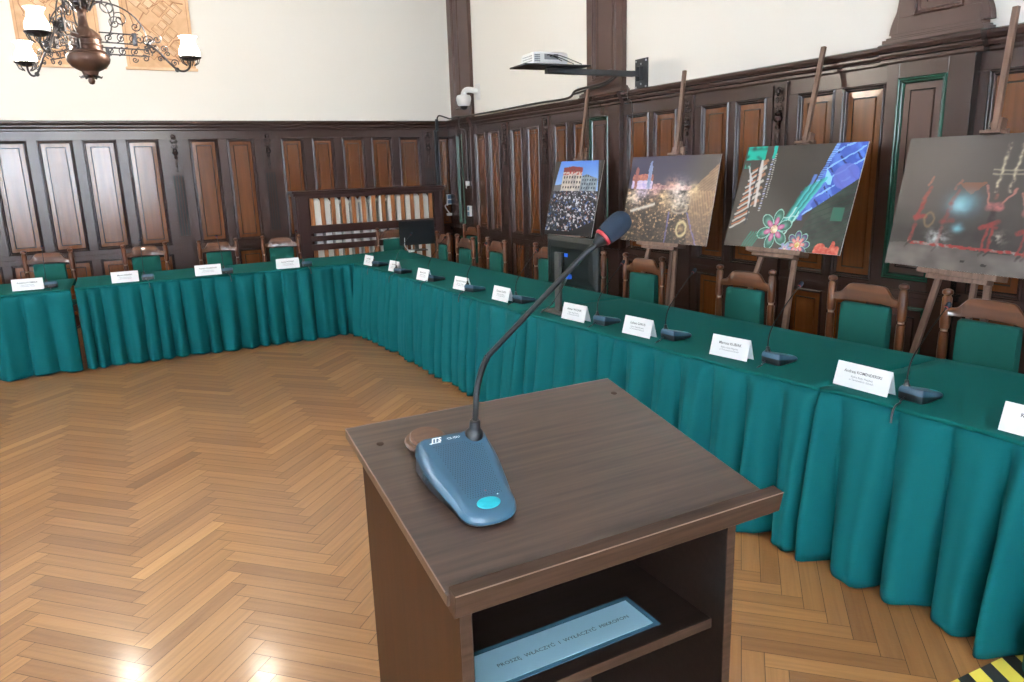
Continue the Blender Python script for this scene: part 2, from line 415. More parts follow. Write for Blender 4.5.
# ---- back wall wainscot
Wb = wallspace('back')
fb = MB(); fb.M = Wb
up_back = [(-4.92,-4.58),(-4.48,-4.14),(-3.78,-3.44),(-3.34,-3.00),(-2.90,-2.56),(-2.46,-2.12),(-1.97,-1.63),(-1.52,-1.18),
           (-1.09,-.75),(-.65,-.31),(-.215,.125),(.225,.565),(.895,1.215),(1.32,1.635),(1.965,2.245),(2.355,2.635),(2.75,3.04),(3.14,3.43),(3.53,3.83),(4.10,4.285)]
def frame_boards(mb, s0, s1, panels, z_rows, t0):
    zs = [0] + [z for r in z_rows for z in r] + [2.22]
    for i in range(0, len(zs), 2): mb.box((s0, 0, zs[i]), (s1, t0, zs[i+1]))     # rails
    for r in z_rows:
        cur = s0
        for a, b_ in panels + [(s1, s1)]:
            if a > cur: mb.box((cur, 0, r[0]), (a, t0, r[1]))
            cur = b_
ROWS = [(.13, .77), (.885, 2.115)]
frame_boards(fb, XL, 4.30, up_back, ROWS, T0)
fb.box((XL, 0, 0), (4.30, .042, .11)); fb.box((XL, 0, .80), (4.30, .040, .83))
trim1 = fb.build('trim_1', M_frame, smooth=False, bevel=.0015, seg=1); trim1['kind'] = 'structure'
for a, b_ in up_back:
    add_panel(Wb, trim1, a, b_, .885, 2.115, T0)
    add_panel(Wb, trim1, a, b_, .13, .77, T0, k=.8)
cornice(Wb, trim1, [(XL, 4.33, 0)])
pilasters(Wb, trim1, [-3.96, .73, 1.80, 3.945], T0)
# ---- right wall wainscot (s = y)
Wr = wallspace('right')
fr_ = MB(); fr_.M = Wr
up_right = [(8.73,9.03),(8.34,8.62),(7.77,8.04),(7.37,7.65),(6.79,7.06),(6.41,6.68),(5.43,5.74),(5.06,5.36),(4.45,4.75),(4.07,4.37),(3.48,3.78),(3.11,3.42),
            (2.19,2.49),(1.80,2.10),(1.20,1.50),(.80,1.10),(.2,.5),(-.2,.1),(-1.1,-.8),(-1.5,-1.2),(-2.1,-1.8),(-2.5,-2.2)]
up_right.sort()
frame_boards(fr_, YF, YB - .03, up_right, ROWS, T0)
fr_.box((YF, 0, 0), (YB-.03, .042, .11)); fr_.box((YF, 0, .80), (YB-.03, .040, .83))
trim2 = fr_.build('trim_2', M_frame, smooth=False, bevel=.0015, seg=1); trim2['kind'] = 'structure'
for a, b_ in up_right:
    add_panel(Wr, trim2, a, b_, .885, 2.115, T0)
    add_panel(Wr, trim2, a, b_, .13, .77, T0, k=.8)
pilasters(Wr, trim2, [8.18, 7.215, 4.905, 3.94, 1.65, .65, -.35, -1.65], T0)
BIG = [(9.075, 9.80, .05, [(9.34, 9.52)]), (5.80, 6.38, .05, [(5.98, 6.29)]), (2.545, 3.07, .06, [(2.69, 2.99)])]
cornice(Wr, trim2, [(YF, 2.50, 0), (2.50, 3.11, .055), (3.11, 5.77, 0), (5.77, 6.41, .045), (6.41, 9.07, 0), (9.07, YB, .045)])
n_tr = 2
for s0, s1, pj, pans in BIG:        # broad pilasters with green-edged panels
    n_tr += 1
    m = MB(); m.M = Wr; t1 = T0 + pj
    cur = s0
    for a, b_ in pans:
        m.box((cur, T0, 0), (a, t1, 2.215)); cur = b_
        m.box((a, T0, 0), (b_, t1, .13)); m.box((a, T0, .77), (b_, t1, .93)); m.box((a, T0, 2.125), (b_, t1, 2.215)); m.box((a, T0-.001, .1), (b_, T0+.01, 2.2))
    m.box((cur, T0, 0), (s1, t1, 2.215))
    m.box((s0-.02, 0, .83), (s1+.02, t1+.02, .862)); m.box((s0-.03, 0, .862), (s1+.03, t1+.03, .875)); m.box((s0-.015, 0, 0), (s1+.015, t1+.015, .11))
    p = m.build('trim_%d' % n_tr, M_frame, smooth=False, bevel=.002, seg=1); p['kind'] = 'structure'
    for a, b_ in pans:
        add_panel(Wr, p, a, b_, .93, 2.125, t1, M_column if s0 < 9 else M_frame, M_green, k=1.1)
        add_panel(Wr, p, a, b_, .13, .77, t1, M_frame, M_green, k=.9)
# tall pilasters above the cornice
for i, (s0, s1, pj) in enumerate([(9.08, 9.73, .05), (5.80, 6.38, .05), (2.56, 3.05, .06)]):
    n_tr += 1
    m = MB(); m.M = Wr
    a, b_ = (s0+.10, s1-.10) if i else (s0+.30, s1-.14)
    zb, zt = 2.47, 4.35
    if i == 0: zb = 2.45
    m.box((s0, 0, 2.33), (s1, pj, zb)); m.box((s0, 0, zt), (s1, pj, ZC)); m.box((s0, 0, zb), (a, pj, zt)); m.box((b_, 0, zb), (s1, pj, zt)); m.box((a, 0, zb), (b_, pj-.02, zt))
    for k_, (e_, z0, z1) in enumerate([(.055, 2.328, 2.350), (.040, 2.350, 2.362), (.022, 2.362, 2.382)]):
        if i: m.box((s0-e_, 0, z0), (s1+e_, pj+e_, z1))
    if i == 2:      # swept foot of the near pilaster
        for e0, sg in ((s0, -1), (s1, 1)):
            rg = []
            for q in range(11):
                f = q/10; z = 2.382 + .24*f; e_ = .004 + .050*(1-f)**2 + .010*max(0, math.sin(f*math.pi*2))
                rg.append([(e0 - sg*.003, .001, z), (e0 + sg*e_, .001, z), (e0 + sg*e_, pj-.003, z), (e0 - sg*.003, pj-.003, z)])
            m.loft(rg)
    p = m.build('trim_%d' % n_tr, M_column, smooth=False, bevel=.002, seg=1); p['kind'] = 'structure'
    add_panel(Wr, p, a, b_, zb, zt, pj, M_column, M_column, k=.9)
    m = MB(); m.M = Wr; m.box((s0-.06, 0, 4.45), (s1+.06, pj+.06, 4.52)); m.box((s0-.03, 0, 4.40), (s1+.03, pj+.03, 4.45)); m.build('capital', M_column, p, smooth=False, bevel=.004)

# ------------------------------------------------------------------ skirted tables
def resample(pl, step):
    out = []; 
    for (a, b_) in zip(pl, pl[1:]):
        a = Vector(a); b_ = Vector(b_); n = max(1, int((b_-a).length / step))
        out += [a.lerp(b_, i/n) for i in range(n)]
    out.append(Vector(pl[-1])); return out
def skirt(name, path, side, parent, seed, ztop=.748, flare=.05, amp=.055, per=.17, zbot=.012):
    """pleated cloth hanging from path (xy list); side = outward normal sign"""
    rnd = random.Random(seed)
    pts = resample(path, .011); n = len(pts)
    nr = []
    for i in range(n):
        t = (pts[min(i+4, n-1)] - pts[max(i-4, 0)]).normalized(); nr.append(Vector((t.y, -t.x)) * side)
    ks = []; s = 0; pos = [0]
    for i in range(1, n): s += (pts[i]-pts[i-1]).length; pos.append(s)
    edges = [0.0]
    while edges[-1] < s + .3: edges.append(edges[-1] + per * rnd.uniform(.55, 1.35))
    props = [(rnd.uniform(.65, 1.15), rnd.uniform(.38, .62), rnd.uniform(-.03, .03), rnd.uniform(-.03, .03)) for _ in edges]
    NZ = 22; mb = MB(); vs = []
    for j in range(NZ+1):
        f = j / NZ; z = ztop + (zbot - ztop) * f
        for i in range(n):
            drift = .012 * math.sin(pos[i]*5 + seed) * f
            p = min(max(pos[i] + drift, 0), edges[-1] - 1e-4)
            k = 0
            while edges[k+1] <= p: k += 1
            u = (p - edges[k]) / (edges[k+1] - edges[k]); A, sk, d0, d1 = props[k]
            uu = u ** (math.log(.5)/math.log(sk))
            sh = math.sin(math.pi * uu) ** .9
            sh2 = .5 + .5*math.sin(2*math.pi*(pos[i]/per*1.7 + 1.3*math.sin(pos[i]*2.1 + seed)))
            shp = sh*.80 + .22*sh2*sh - .16*(1-sh)**2
            amp_f = .026 + (amp * A) * (min(1, f*1.3) ** .9)
            amp_f *= min(1, max(0, (f-.012)/.045))
            wob = .012 * noise.noise(Vector((pos[i]*7, z*2.2, seed))) * f
            sh = shp
            # pinched gathers just below the top seam
            pk = max(0, 1 - min(u, 1-u)/.10)
            pin = .012 * max(0, 1 - abs(f-.045)/.045) * pk * (1 if u > .5 else 0) - .012 * pk * max(0, 1 - abs(f-.12)/.12)
            out = .006 + flare * f**1.2 + amp_f * sh + wob + pin
            out = max(out, .002)
            q = pts[i] + nr[i] * out
            zz = z + (.010 * noise.noise(Vector((pos[i]*3, seed, 0))) + .006*math.sin(pos[i]*9) if j == NZ else 0)
            vs.append((q.x, q.y, max(.004, zz)))
    fs = [(j*n+i, j*n+i+1, (j+1)*n+i+1, (j+1)*n+i) for j in range(NZ) for i in range(n-1)]
    mb.add(vs, fs)
    o = mb.build(name, M_skirt, parent, ang=80)
    so = o.modifiers.new('cloth_thickness', 'SOLIDIFY'); so.thickness = .002; so.offset = -1
    return o
def cloth_top(name, front, back, parent=None, z=.752, drop=None, seed=0):
    """front/back: equally long xy polylines; gently uneven sheet, rolled front edge"""
    mb = MB(); F = [Vector(p) for p in front]; B = [Vector(p) for p in back]
    def rs(P, n):
        L_ = [0]
        for a, b_ in zip(P, P[1:]): L_.append(L_[-1] + (b_-a).length)
        out = []
        for i in range(n+1):
            t = L_[-1]*i/n; k = 0
            while k < len(P)-2 and L_[k+1] < t: k += 1
            out.append(P[k].lerp(P[k+1], (t-L_[k])/(L_[k+1]-L_[k])))
        return out
    n = max(10, int(sum((b_-a).length for a, b_ in zip(F, F[1:]))/.06)); F = rs(F, n); B = rs(B, n); m_ = 12
    vs = []; rows = [(-.0165, -.014), (-.0165, -.004), (-.014, -.0005)]
    for j in range(-3, m_+4):
        for i in range(n+1):
            d = (B[i]-F[i]).normalized()
            if j < 0: q = F[i] + d * rows[j+3][0]; zz = z + rows[j+3][1] + .002*math.sin(i*.9+seed)
            elif j > m_:
                q = B[i] + d * (.006 + .006*min(1, j-m_)); zz = z - (.006, .03, .07)[j-m_-1]
            else:
                q = F[i].lerp(B[i], j/m_); zz = z + .0012*noise.noise(Vector((q.x*5, q.y*5, seed)))
            vs.append((q.x, q.y, zz))
    w1 = n+1; nj = m_+7
    mb.add(vs, [(j*w1+i, j*w1+i+1, (j+1)*w1+i+1, (j+1)*w1+i) for j in range(nj-1) for i in range(n)])
    o = mb.build(name, M_cloth, parent, ang=60)
    so = o.modifiers.new('cloth_thickness', 'SOLIDIFY'); so.thickness = .002; so.offset = -1
    return o
def table(corners, label):
    """corners: 4 xy front-left, front-right, back-right, back-left"""
    c = sum((Vector(p) for p in corners), Vector((0, 0))) / 4
    r = empty('conference_table', (c.x, c.y, 0), 0, label, 'table', 'conference tables under the green cloths')
    Q = [Vector(p) - c for p in corners]; P = []
    for i in range(4):
        e1 = (Q[i-1] - Q[i]).normalized(); e2 = (Q[(i+1) % 4] - Q[i]).normalized(); P.append(Q[i] + (e1 + e2) * .11)
    MB().prism([tuple(p) for p in P], .705, .733).build('tabletop', M_tablewood, r, smooth=False)
    for p in P:
        q = p - p.normalized() * .10
        MB().box((q.x-.02, q.y-.02, 0), (q.x+.02, q.y+.02, .705)).build('leg', M_dsteel, r, smooth=False)
GC = 'green table covers with pleated skirts'
def covered(label, tlabel, front, back, side, seed, z=.752, per=.17, amp=.055, flare=.05, ends=()):
    c = cloth_top('tablecloth', front, back, None, z, seed=seed)
    tag(c, label, 'tablecloth', GC)
    path = list(front)
    skirt('skirt', path, side, c, seed, z-.006, flare, amp, per)
    table([front[0], front[-1], back[-1], back[0]], tlabel)
    return c
TR1 = ([(2.555, -.1), (2.550, 1.2), (2.535, 1.75), (2.505, 1.99)], [(3.36, -.1), (3.36, 1.2), (3.34, 1.75), (3.31, 1.99)])
TR2 = ([(2.500, 1.995), (2.44, 2.45), (2.375, 3.2), (2.31, 3.85), (2.29, 4.18)], [(3.305, 1.995), (3.26, 2.45), (3.20, 3.2), (3.15, 3.85), (3.12, 4.18)])
TR3 = ([(2.285, 4.185), (2.265, 4.7), (2.245, 5.5), (2.225, 6.4), (2.19, 7.1), (2.13, 7.48)], [(3.115, 4.185), (3.08, 4.7), (3.04, 5.5), (3.01, 6.4), (2.98, 7.1), (2.96, 7.48)])
covered('green tablecloth with pleated skirt on the nearest table right of the lectern', 'table hidden under the nearest green cloth right of the lectern', *TR1, -1, 11, per=.20, amp=.095, flare=.030)
covered('green tablecloth with pleated skirt on the middle table of the right-hand row', 'table hidden under the middle green cloth of the right-hand row', *TR2, -1, 5, per=.165, amp=.080, flare=.025)
covered('long green tablecloth with pleated skirt on the far table of the right-hand row', 'table hidden under the far green cloth of the right-hand row', *TR3, -1, 23, per=.165, amp=.070, flare=.005)
covered('green tablecloth with pleated skirt on the long table along the back wall', 'table hidden under the long green cloth along the back wall',
        [(-.405, 7.555), (2.13, 7.555), (2.96, 7.50)], [(-.405, 8.33), (2.2, 8.33), (3.0, 8.48)], 1, 31, per=.165, amp=.065, flare=.008)
covered('green tablecloth with pleated skirt on the leftmost table, beyond the gap', 'table hidden under the leftmost green cloth',
        [(-2.9, 7.62), (-.435, 7.545)], [(-2.9, 8.40), (-.425, 8.35)], 1, 43, z=.746, per=.19, amp=.07, flare=.012)

# ------------------------------------------------------------------ chairs
def make_chair():
    r = empty('dining_chair')
    def post(sx):
        m = MB(); R0 = .0215
        prof = [(R0*.95, .42), (R0*.95, .60), (R0*.72, .604), (R0*.72, .612), (R0, .618), (R0*1.08, .66), (R0*.98, .77), (R0*.70, .776), (R0*.70, .788), (R0*1.02, .794), (R0*1.10, .83),
                (R0*1.02, .955), (R0*.80, .962), (R0*.70, .968), (R0*1.12, .975), (R0*1.18, .984), (R0*1.05, .994), (R0*.5, 1.0)]
        m.lathe(prof, 14, (sx, .20, 0))
        m.lathe([(R0*.8, 0), (R0*.9, .03), (R0*.98, .12), (R0*.75, .13), (R0*.75, .14), (R0, .15), (R0, .42)], 14, (sx, .20, 0))
        return m.build('rear_post', M_chair, r)
    for sx in (-.205, .205):
        p = post(sx)
        MB().lathe([(.0165, 0), (.0175, .004), (.0165, .008)], 14, (sx, .20, .604)).build('pale_ring', M_bright_edge, p)
        MB().lathe([(.0160, 0), (.0170, .005), (.0160, .010)], 14, (sx, .20, .777)).build('pale_ring', M_bright_edge, p)
    for sx in (-.2, .2):
        MB().lathe([(.014, 0), (.017, .03), (.023, .16), (.016, .17), (.022, .18), (.024, .30), (.018, .31), (.023, .32), (.024, .42)], 14, (sx, -.20, 0)).build('leg', M_chair, r)
    # crest rail: flat bottom, humped top, gently curved in plan
    m = MB(); n = 24; rings = []
    for i in range(n+1):
        u = -1 + 2*i/n; x = u * .190
        hump = .5 + .5*math.cos(min(1, max(0, (abs(u)-.50)/.34))*math.pi)
        zt = .905 + .052*hump + .012*(1-abs(u)**2) ; zb = .862 + .010*(1-u*u)
        y = .198 + .016*(1-u*u)
        ln = lambda z: (z-.905)*.055
        rings.append([(x, y-.011+ln(zb), zb), (x, y+.011+ln(zb), zb), (x, y+.012+ln(zt), zt-.006), (x, y+.006+ln(zt), zt), (x, y-.006+ln(zt), zt), (x, y-.012+ln(zt), zt-.006)])
    m.loft(rings).build('crest_rail', M_crest, r, ang=50)
    MB().box((-.19, .188, .49), (.19, .212, .53)).build('back_rail', M_chair, r, bevel=.004)
    m = MB(); pads = []
    for i, z in enumerate((.515, .525, .60, .75, .845, .856)):
        ins = (.010, .001, 0, 0, .001, .010)[i]; t = (.014, .022, .025, .025, .022, .014)[i]
        pads.append([(-.137+ins, .205-t, z), (-.06, .203-t, z), (.06, .203-t, z), (.137-ins, .205-t, z), (.140-ins, .205, z), (.137-ins, .205+t, z), (-.137+ins, .205+t, z), (-.140+ins, .205, z)])
    m.loft(pads).build('back_pad', M_pad, r, ang=60)
    m = MB(); sp = []
    for z, ins in ((.43, .012), (.436, .0), (.465, -.002), (.482, .012), (.488, .04)):
        sp.append([(-.21+ins, -.225+ins, z), (.21-ins, -.225+ins, z), (.205-ins, .185-ins, z), (-.205+ins, .185-ins, z)])
    m.loft(sp).build('seat', M_pad, r, bevel=.01, seg=3)
    MB().box((-.205, -.215, .365), (.205, .205, .43)).build('seat_frame', M_chair, r, bevel=.006)
    for a, b_ in (((-.2, -.2, .20), (-.205, .2, .20)), ((.2, -.2, .20), (.205, .2, .20)), ((-.2, 0, .20), (.2, 0, .20))):
        MB().tube([a, (Vector(a)+Vector(b_))/2, b_], [.009, .014, .009], 10).build('stretcher', M_chair, r)
    return r
chair0 = make_chair(); used = [False]
def place_chair(cx, cy, face, label, group, width=.41):
    r = chair0 if not used[0] else copy_tree(chair0)
    used[0] = True
    r.location = (cx, cy, 0); r.rotation_euler = (0, 0, R_(face)); r.scale = (width/.41,)*1 + (1, 1)
    tag(r, label, 'chair', group)
GB = 'wooden chairs with green backs along the back wall'; GR = 'wooden chairs with green backs behind the right-hand tables'
for (x0, y0, x1, y1, lab) in [(-.87, 8.93, -.455, 8.82, 'wooden chair with green back pad standing furthest left, behind the leftmost table'),
        (.03, 8.86, .437, 8.88, 'wooden green-backed chair below the fourth panel, left of the carved strip on the back wall'),
        (.77, 8.77, 1.155, 8.76, 'wooden green-backed chair standing just right of the first carved strip on the back wall'),
        (1.45, 8.80, 1.835, 8.72, 'wooden green-backed chair at the left end of the slatted radiator cover'),
        (2.82, 8.82, 3.20, 8.76, 'wooden green-backed chair half hidden behind the small far monitor')]:
    a = math.atan2(y1-y0, x1-x0); cx, cy = (x0+x1)/2, (y0+y1)/2
    place_chair(cx + .2*math.sin(a), cy - .2*math.cos(a), math.degrees(a), lab, GB, math.hypot(x1-x0, y1-y0))
for (x0, y0, x1, y1, lab) in [(3.20, 7.82, 3.18, 7.45, 'wooden green-backed chair just right of the far monitor at the table corner'),
        (3.20, 7.27, 3.18, 6.83, 'wooden green-backed chair in front of the taller-looking one standing back in the corner'),
        (3.86, 8.52, 3.90, 8.20, 'wooden green-backed chair standing alone against the panelling in the corner, behind the row'),
        (3.29, 6.71, 3.27, 6.30, 'wooden green-backed chair fourth from the far end, left of the first photo board'),
        (3.37, 5.88, 3.39, 5.48, 'wooden green-backed chair whose left post shows left of the large monitor'),
        (3.44, 5.30, 3.44, 4.90, 'wooden green-backed chair hidden behind the large monitor except its right post'),
        (3.49, 4.67, 3.525, 4.27, 'wooden green-backed chair in front of the night market photo board'),
        (3.55, 3.70, 3.61, 3.30, 'wooden green-backed chair in front of the flower lights photo board'),
        (3.71, 2.93, 3.73, 2.49, 'wooden green-backed chair before the green-edged broad pilaster'),
        (3.75, 2.26, 3.75, 1.82, 'wooden green-backed chair cut by the right edge, below the stage photo board')]:
    a = math.atan2(y1-y0, x1-x0); cx, cy = (x0+x1)/2, (y0+y1)/2
    place_chair(cx + .2*math.sin(a), cy - .2*math.cos(a), math.degrees(a), lab, GR, math.hypot(x1-x0, y1-y0))

# ------------------------------------------------------------------ lectern
def make_lectern():
    r = empty('lectern', (.585, 1.0, 0), 0, 'dark walnut laminate lectern with sloping top and open shelf, in the foreground', 'lectern')
    I = Matrix.Translation((-.585, -1.0, 0))
    ti = R_(11.26)
    Bm = I @ Matrix.Translation((.307, 1.225, 1.244)) @ Matrix.Rotation(ti, 4, 'X')     # x right, y away, z normal
    m = MB(); m.M = Bm; m.box((0, -.452, -.018), (.564, 0, 0)); top = m.build('top', [M_lect], r, smooth=False, bevel=.0012)
    m = MB(); m.M = Bm
    m.box((-.0008, -.444, -.0012), (.0010, -.0005, .0004))
    m.box((.0, -.0012, -.0008), (.564, .0004, .0003)); m.build('edge_band', M_bright_edge, top, smooth=False)
    m = MB(); m.M = Bm; m.box((.004, -.468, -.026), (.580, -.446, .010)); lip = m.build('front_lip', [M_lect_edge], r, smooth=False, bevel=.001)
    m = MB(); m.M = Bm; m.box((.004, -.4686, .0094), (.580, -.4670, .0104)); m.build('edge_band', M_bright_edge, lip, smooth=False)
    for u, v in ((.040, -.071), (.535, -.062)):
        m = MB(); m.M = Bm; m.lathe([(.0062, 0), (.0062, .0005), (.0055, .0009), (.0005, .0009)], 20, (u, v, 0)); m.build('screw_cap', M_lect_edge, top)
    # side panels (trapezoid following the slope)
    def zt(y): return 1.244 - (1.225 - y) * math.tan(ti) - .0185
    for x0 in (.327, .798):
        m = MB(); m.M = I
        y0, y1 = .795, 1.205
        x1 = x0 + .018
        m.add([(x0,y0,0),(x1,y0,0),(x1,y1,0),(x0,y1,0),(x0,y0,zt(y0)),(x1,y0,zt(y0)),(x1,y1,zt(y1)),(x0,y1,zt(y1))],
              [(0,3,2,1),(4,5,6,7),(0,1,5,4),(1,2,6,5),(2,3,7,6),(3,0,4,7)])
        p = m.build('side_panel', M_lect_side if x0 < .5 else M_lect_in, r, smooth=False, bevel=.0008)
        m = MB(); m.M = I; m.box((x0+.0006, y0-.0008, .001), (x1-.0006, y0+.0004, zt(y0)-.002)); m.build('edge_band', M_lect_edge, p, smooth=False)
        if x0 < .5:
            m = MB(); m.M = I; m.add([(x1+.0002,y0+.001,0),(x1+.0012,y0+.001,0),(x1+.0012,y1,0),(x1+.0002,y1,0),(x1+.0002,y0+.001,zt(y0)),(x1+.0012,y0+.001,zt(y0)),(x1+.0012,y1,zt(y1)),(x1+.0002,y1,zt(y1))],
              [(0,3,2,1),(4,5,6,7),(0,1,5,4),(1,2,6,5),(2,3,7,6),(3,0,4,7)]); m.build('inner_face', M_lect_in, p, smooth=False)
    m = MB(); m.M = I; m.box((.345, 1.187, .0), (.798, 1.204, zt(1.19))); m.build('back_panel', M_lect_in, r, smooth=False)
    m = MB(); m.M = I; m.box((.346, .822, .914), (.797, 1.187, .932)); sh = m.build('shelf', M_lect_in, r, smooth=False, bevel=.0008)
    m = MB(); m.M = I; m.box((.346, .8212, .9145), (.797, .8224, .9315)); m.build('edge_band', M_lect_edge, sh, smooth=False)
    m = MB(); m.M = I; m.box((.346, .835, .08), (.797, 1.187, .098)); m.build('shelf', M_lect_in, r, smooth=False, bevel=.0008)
    return Matrix.Translation((.307, 1.225, 1.244)) @ Matrix.Rotation(ti, 4, 'X')
BOARD = make_lectern()
# sign on the shelf
r = empty('laminated_notice', (.54, .895, .9335), R_(.5), 'pale blue laminated notice with printed capitals lying on the lectern shelf', 'notice')
MB().box((-.178, -.046, 0), (.172, .048, .0006)).build('laminate_film', M_film, r, smooth=False)
sg = MB().box((-.172, -.038, .0006), (.162, .038, .0011)).build('paper', M_sign, r, smooth=False)
text_part('lettering', 'PROSZĘ  WŁĄCZYĆ  I  WYŁĄCZYĆ  MIKROFON', .0112, M_ink, r, Matrix.Translation((.012, -.002, .0014)), bold=0, space=1.04)
# sound block
c = BOARD @ Vector((.112, -.105, 0)); nrm = (BOARD.to_3x3() @ Vector((0, 0, 1)))
r = empty('sound_block', c, 0, 'round brown wooden sound block partly under the lectern microphone', 'sound block'); r.rotation_euler = (R_(11.26), 0, 0)
MB().lathe([(.030, 0), (.036, .003), (.038, .008), (.036, .012), (.033, .0125)], 32).build('base', M_disc, r)
MB().lathe([(.028, .0125), (.0295, .014), (.0295, .019), (.028, .0205), (.001, .0205)], 32).build('upper_disc', M_disc, r)
MB().lathe([(.0300, .0127), (.0300, .0140)], 32).build('dark_groove', M_black, r)

# ------------------------------------------------------------------ microphones
def mic_outline(ins):
    """top view, y from +.092 (rear) to -.092 (nose)"""
    def hw(y):
        return .0615 if y > .03 else .0615 - .0165 * ((.03 - y)/.09)**1.15
    half = [(.030, .094), (.050, .0925), (.0585, .089), (.0612, .082)]
    for y in (.06, .04, .02, 0, -.02, -.04, -.052): half.append((hw(y), y))
    w0, y0 = hw(-.052), -.052
    for i in range(1, 10):
        a = i/10*math.pi/2; half.append((w0*math.cos(a)**.72, y0 - .040*math.sin(a)**.85))
    pts = half + [(0, -.0925)] + [(-x, y) for x, y in reversed(half)]
    c = Vector((0, .0)); out = []
    for x, y in pts:
        v = Vector((x, y)) - c; l = v.length; out.append(c + v * ((l - ins) / l))
    return out
def make_mic(neck, full):
    """neck: points of gooseneck in mic space; full: with grille and print"""
    r = empty('table_microphone')
    def zt(y): return .019 + (y + .092) / .184 * .043
    def zb(y): return .006 + (y + .092) / .184 * .026      # black lower shell
    m = MB()
    m.loft([[(p.x, p.y, 0) for p in mic_outline(.006)], [(p.x, p.y, .004) for p in mic_outline(.002)], [(p.x, p.y, zb(p.y)) for p in mic_outline(.0018)]])
    m.build('base', M_black, r)
    body = MB(); rings = []
    rings.append([(p.x, p.y, zb(p.y)) for p in mic_outline(.0)])
    rings.append([(p.x, p.y, zb(p.y) + (zt(p.y)-zb(p.y))*.30) for p in mic_outline(.0005)])
    rings.append([(p.x, p.y, zb(p.y) + (zt(p.y)-zb(p.y))*.66) for p in mic_outline(.004)])
    rings.append([(p.x, p.y, zt(p.y) - .0015) for p in mic_outline(.011)])
    rings.append([(p.x, p.y, zt(p.y) - .0003) for p in mic_outline(.014)])
    rings.append([(p.x, p.y, zt(p.y)) for p in mic_outline(.018)])
    body.loft(rings); bo = body.build('body', M_mic, r, ang=24)
    tilt = math.atan2(.043, .184)
    b_ = MB(); b_.M = Matrix.Translation((-.001, -.0665, zt(-.0665))) @ Matrix.Rotation(tilt, 4, 'X') @ Matrix.Diagonal((1.32, .78, 1, 1))
    b_.lathe([(.0142, -.002), (.0142, .0006), (.0132, .0014), (.0005, .0016)], 32); b_.build('button', M_btn, r)
    if full:
        g = MB()
        for j in range(30):
            y = .060 - j * .00385; t = j/29; xl = -.037 + .012*t; xr = .040 - .014*t
            nx = int((xr-xl)/.0040)
            for i in range(nx+1):
                x = xl + i * ((xr-xl)/nx) + (.0010 if j % 2 else -.0010)
                if (Vector((x, y)) - Vector((.034, .071))).length < .021: continue
                g.M = Matrix.Translation((x, y, zt(y) + .0003)) @ Matrix.Rotation(tilt, 4, 'X')
                g.add([(.00085*math.cos(t_*math.pi/3), .00085*math.sin(t_*math.pi/3)*1.2, 0) for t_ in range(6)], [(0,1,2,3,4,5)])
        g.build('grille', M_hole, bo, smooth=False)
        T = Matrix.Translation((-.030, .0735, zt(.0735)+.0005)) @ Matrix.Rotation(tilt, 4, 'X')
        lg = text_part('logo', 'JTS', .0125, M_white, r, T, bold=.0006, shear=.40)
        m = MB(); m.M = T; m.add([(-.0125, -.0065, .0001), (.0065, -.0065, .0001), (.0075, -.0050, .0001), (-.0120, -.0050, .0001)], [(0,1,2,3)]); m.build('logo_underline', M_white, lg, smooth=False)
        T = Matrix.Translation((.0, .072, zt(.072)+.0005)) @ Matrix.Rotation(tilt, 4, 'X')
        text_part('model_lettering', '·CS-1DU·', .0062, M_white, r, T, bold=.0001)
        m = MB(); m.M = Matrix.Translation((.004, -.044, zt(-.044)+.0003)); m.lathe([(.0012, 0), (.0010, .0006)], 10); m.build('indicator_light', M_red, r)
        m = MB(); m.M = Matrix.Translation((.019, -.055, zt(-.055)+.0003)); m.lathe([(.0011, 0), (.0010, .0004)], 10); m.build('indicator_mark', M_white, r)
        m = MB(); m.box((-.0625, .030, .012), (-.055, .044, .022)); m.build('side_socket', M_hole, r, smooth=False)
    n0 = Vector(neck[0])
    MB().lathe([(.0150, -.006), (.0150, .003), (.0130, .007), (.0095, .011), (.0090, .024), (.0068, .026)], 18, n0, (Vector(neck[1])-n0)).build('neck_collar', M_black, r)
    return r, n0
def finish_neck(r, flex, rod, tip_dir, s=1.0, rings=True):
    """flex: lower flexible pts, rod: straight rod pts, tip direction for foam head"""
    m = MB()
    if rings:
        P = []; rad = []
        F = [Vector(p) for p in flex]; L_ = [0]
        for a, b_ in zip(F, F[1:]): L_.append(L_[-1] + (b_-a).length)
        n = int(L_[-1]/.0014)
        for i in range(n+1):
            t = L_[-1]*i/n; k = 0
            while k < len(F)-2 and L_[k+1] < t: k += 1
            P.append(F[k].lerp(F[k+1], (t-L_[k])/(L_[k+1]-L_[k]))); rad.append(.0056 if i % 2 else .0049)
        m.tube(P, [q*s for q in rad], 12)
    else: m.tube(flex, .0058*s, 8)
    m.build('flexible_neck', M_neck, r, ang=60)
    MB().tube(rod, .0046*s, 12 if rings else 8).build('neck_rod', M_neck, r)
    e = Vector(rod[-1]); d = Vector(tip_dir).normalized()
    MB().lathe([(.0055*s, -.010*s), (.0090*s, -.002*s), (.0115*s, .003*s), (.0115*s, .006*s)], 20, e, d).build('head_holder', M_neck, r)
    MB().lathe([(.0128*s, .005*s), (.0146*s, .0065*s), (.0146*s, .0105*s), (.012*s, .012*s)], 20, e, d).build('red_ring', M_red, r)
    MB().lathe([(.0132*s, .010*s), (.0158*s, .012*s), (.0172*s, .022*s), (.0182*s, .034*s), (.0180*s, .044*s), (.0160*s, .052*s), (.011*s, .058*s), (.005*s, .0605*s), (.0004, .061*s)], 24, e, d).build('foam_windscreen', M_foam, r)
def bez(p0, p1, p2, p3, n=12):
    p0, p1, p2, p3 = map(Vector, (p0, p1, p2, p3)); out = []
    for i in range(n+1):
        t = i/n; out.append(p0*(1-t)**3 + p1*3*t*(1-t)**2 + p2*3*t*t*(1-t) + p3*t**3)
    return out
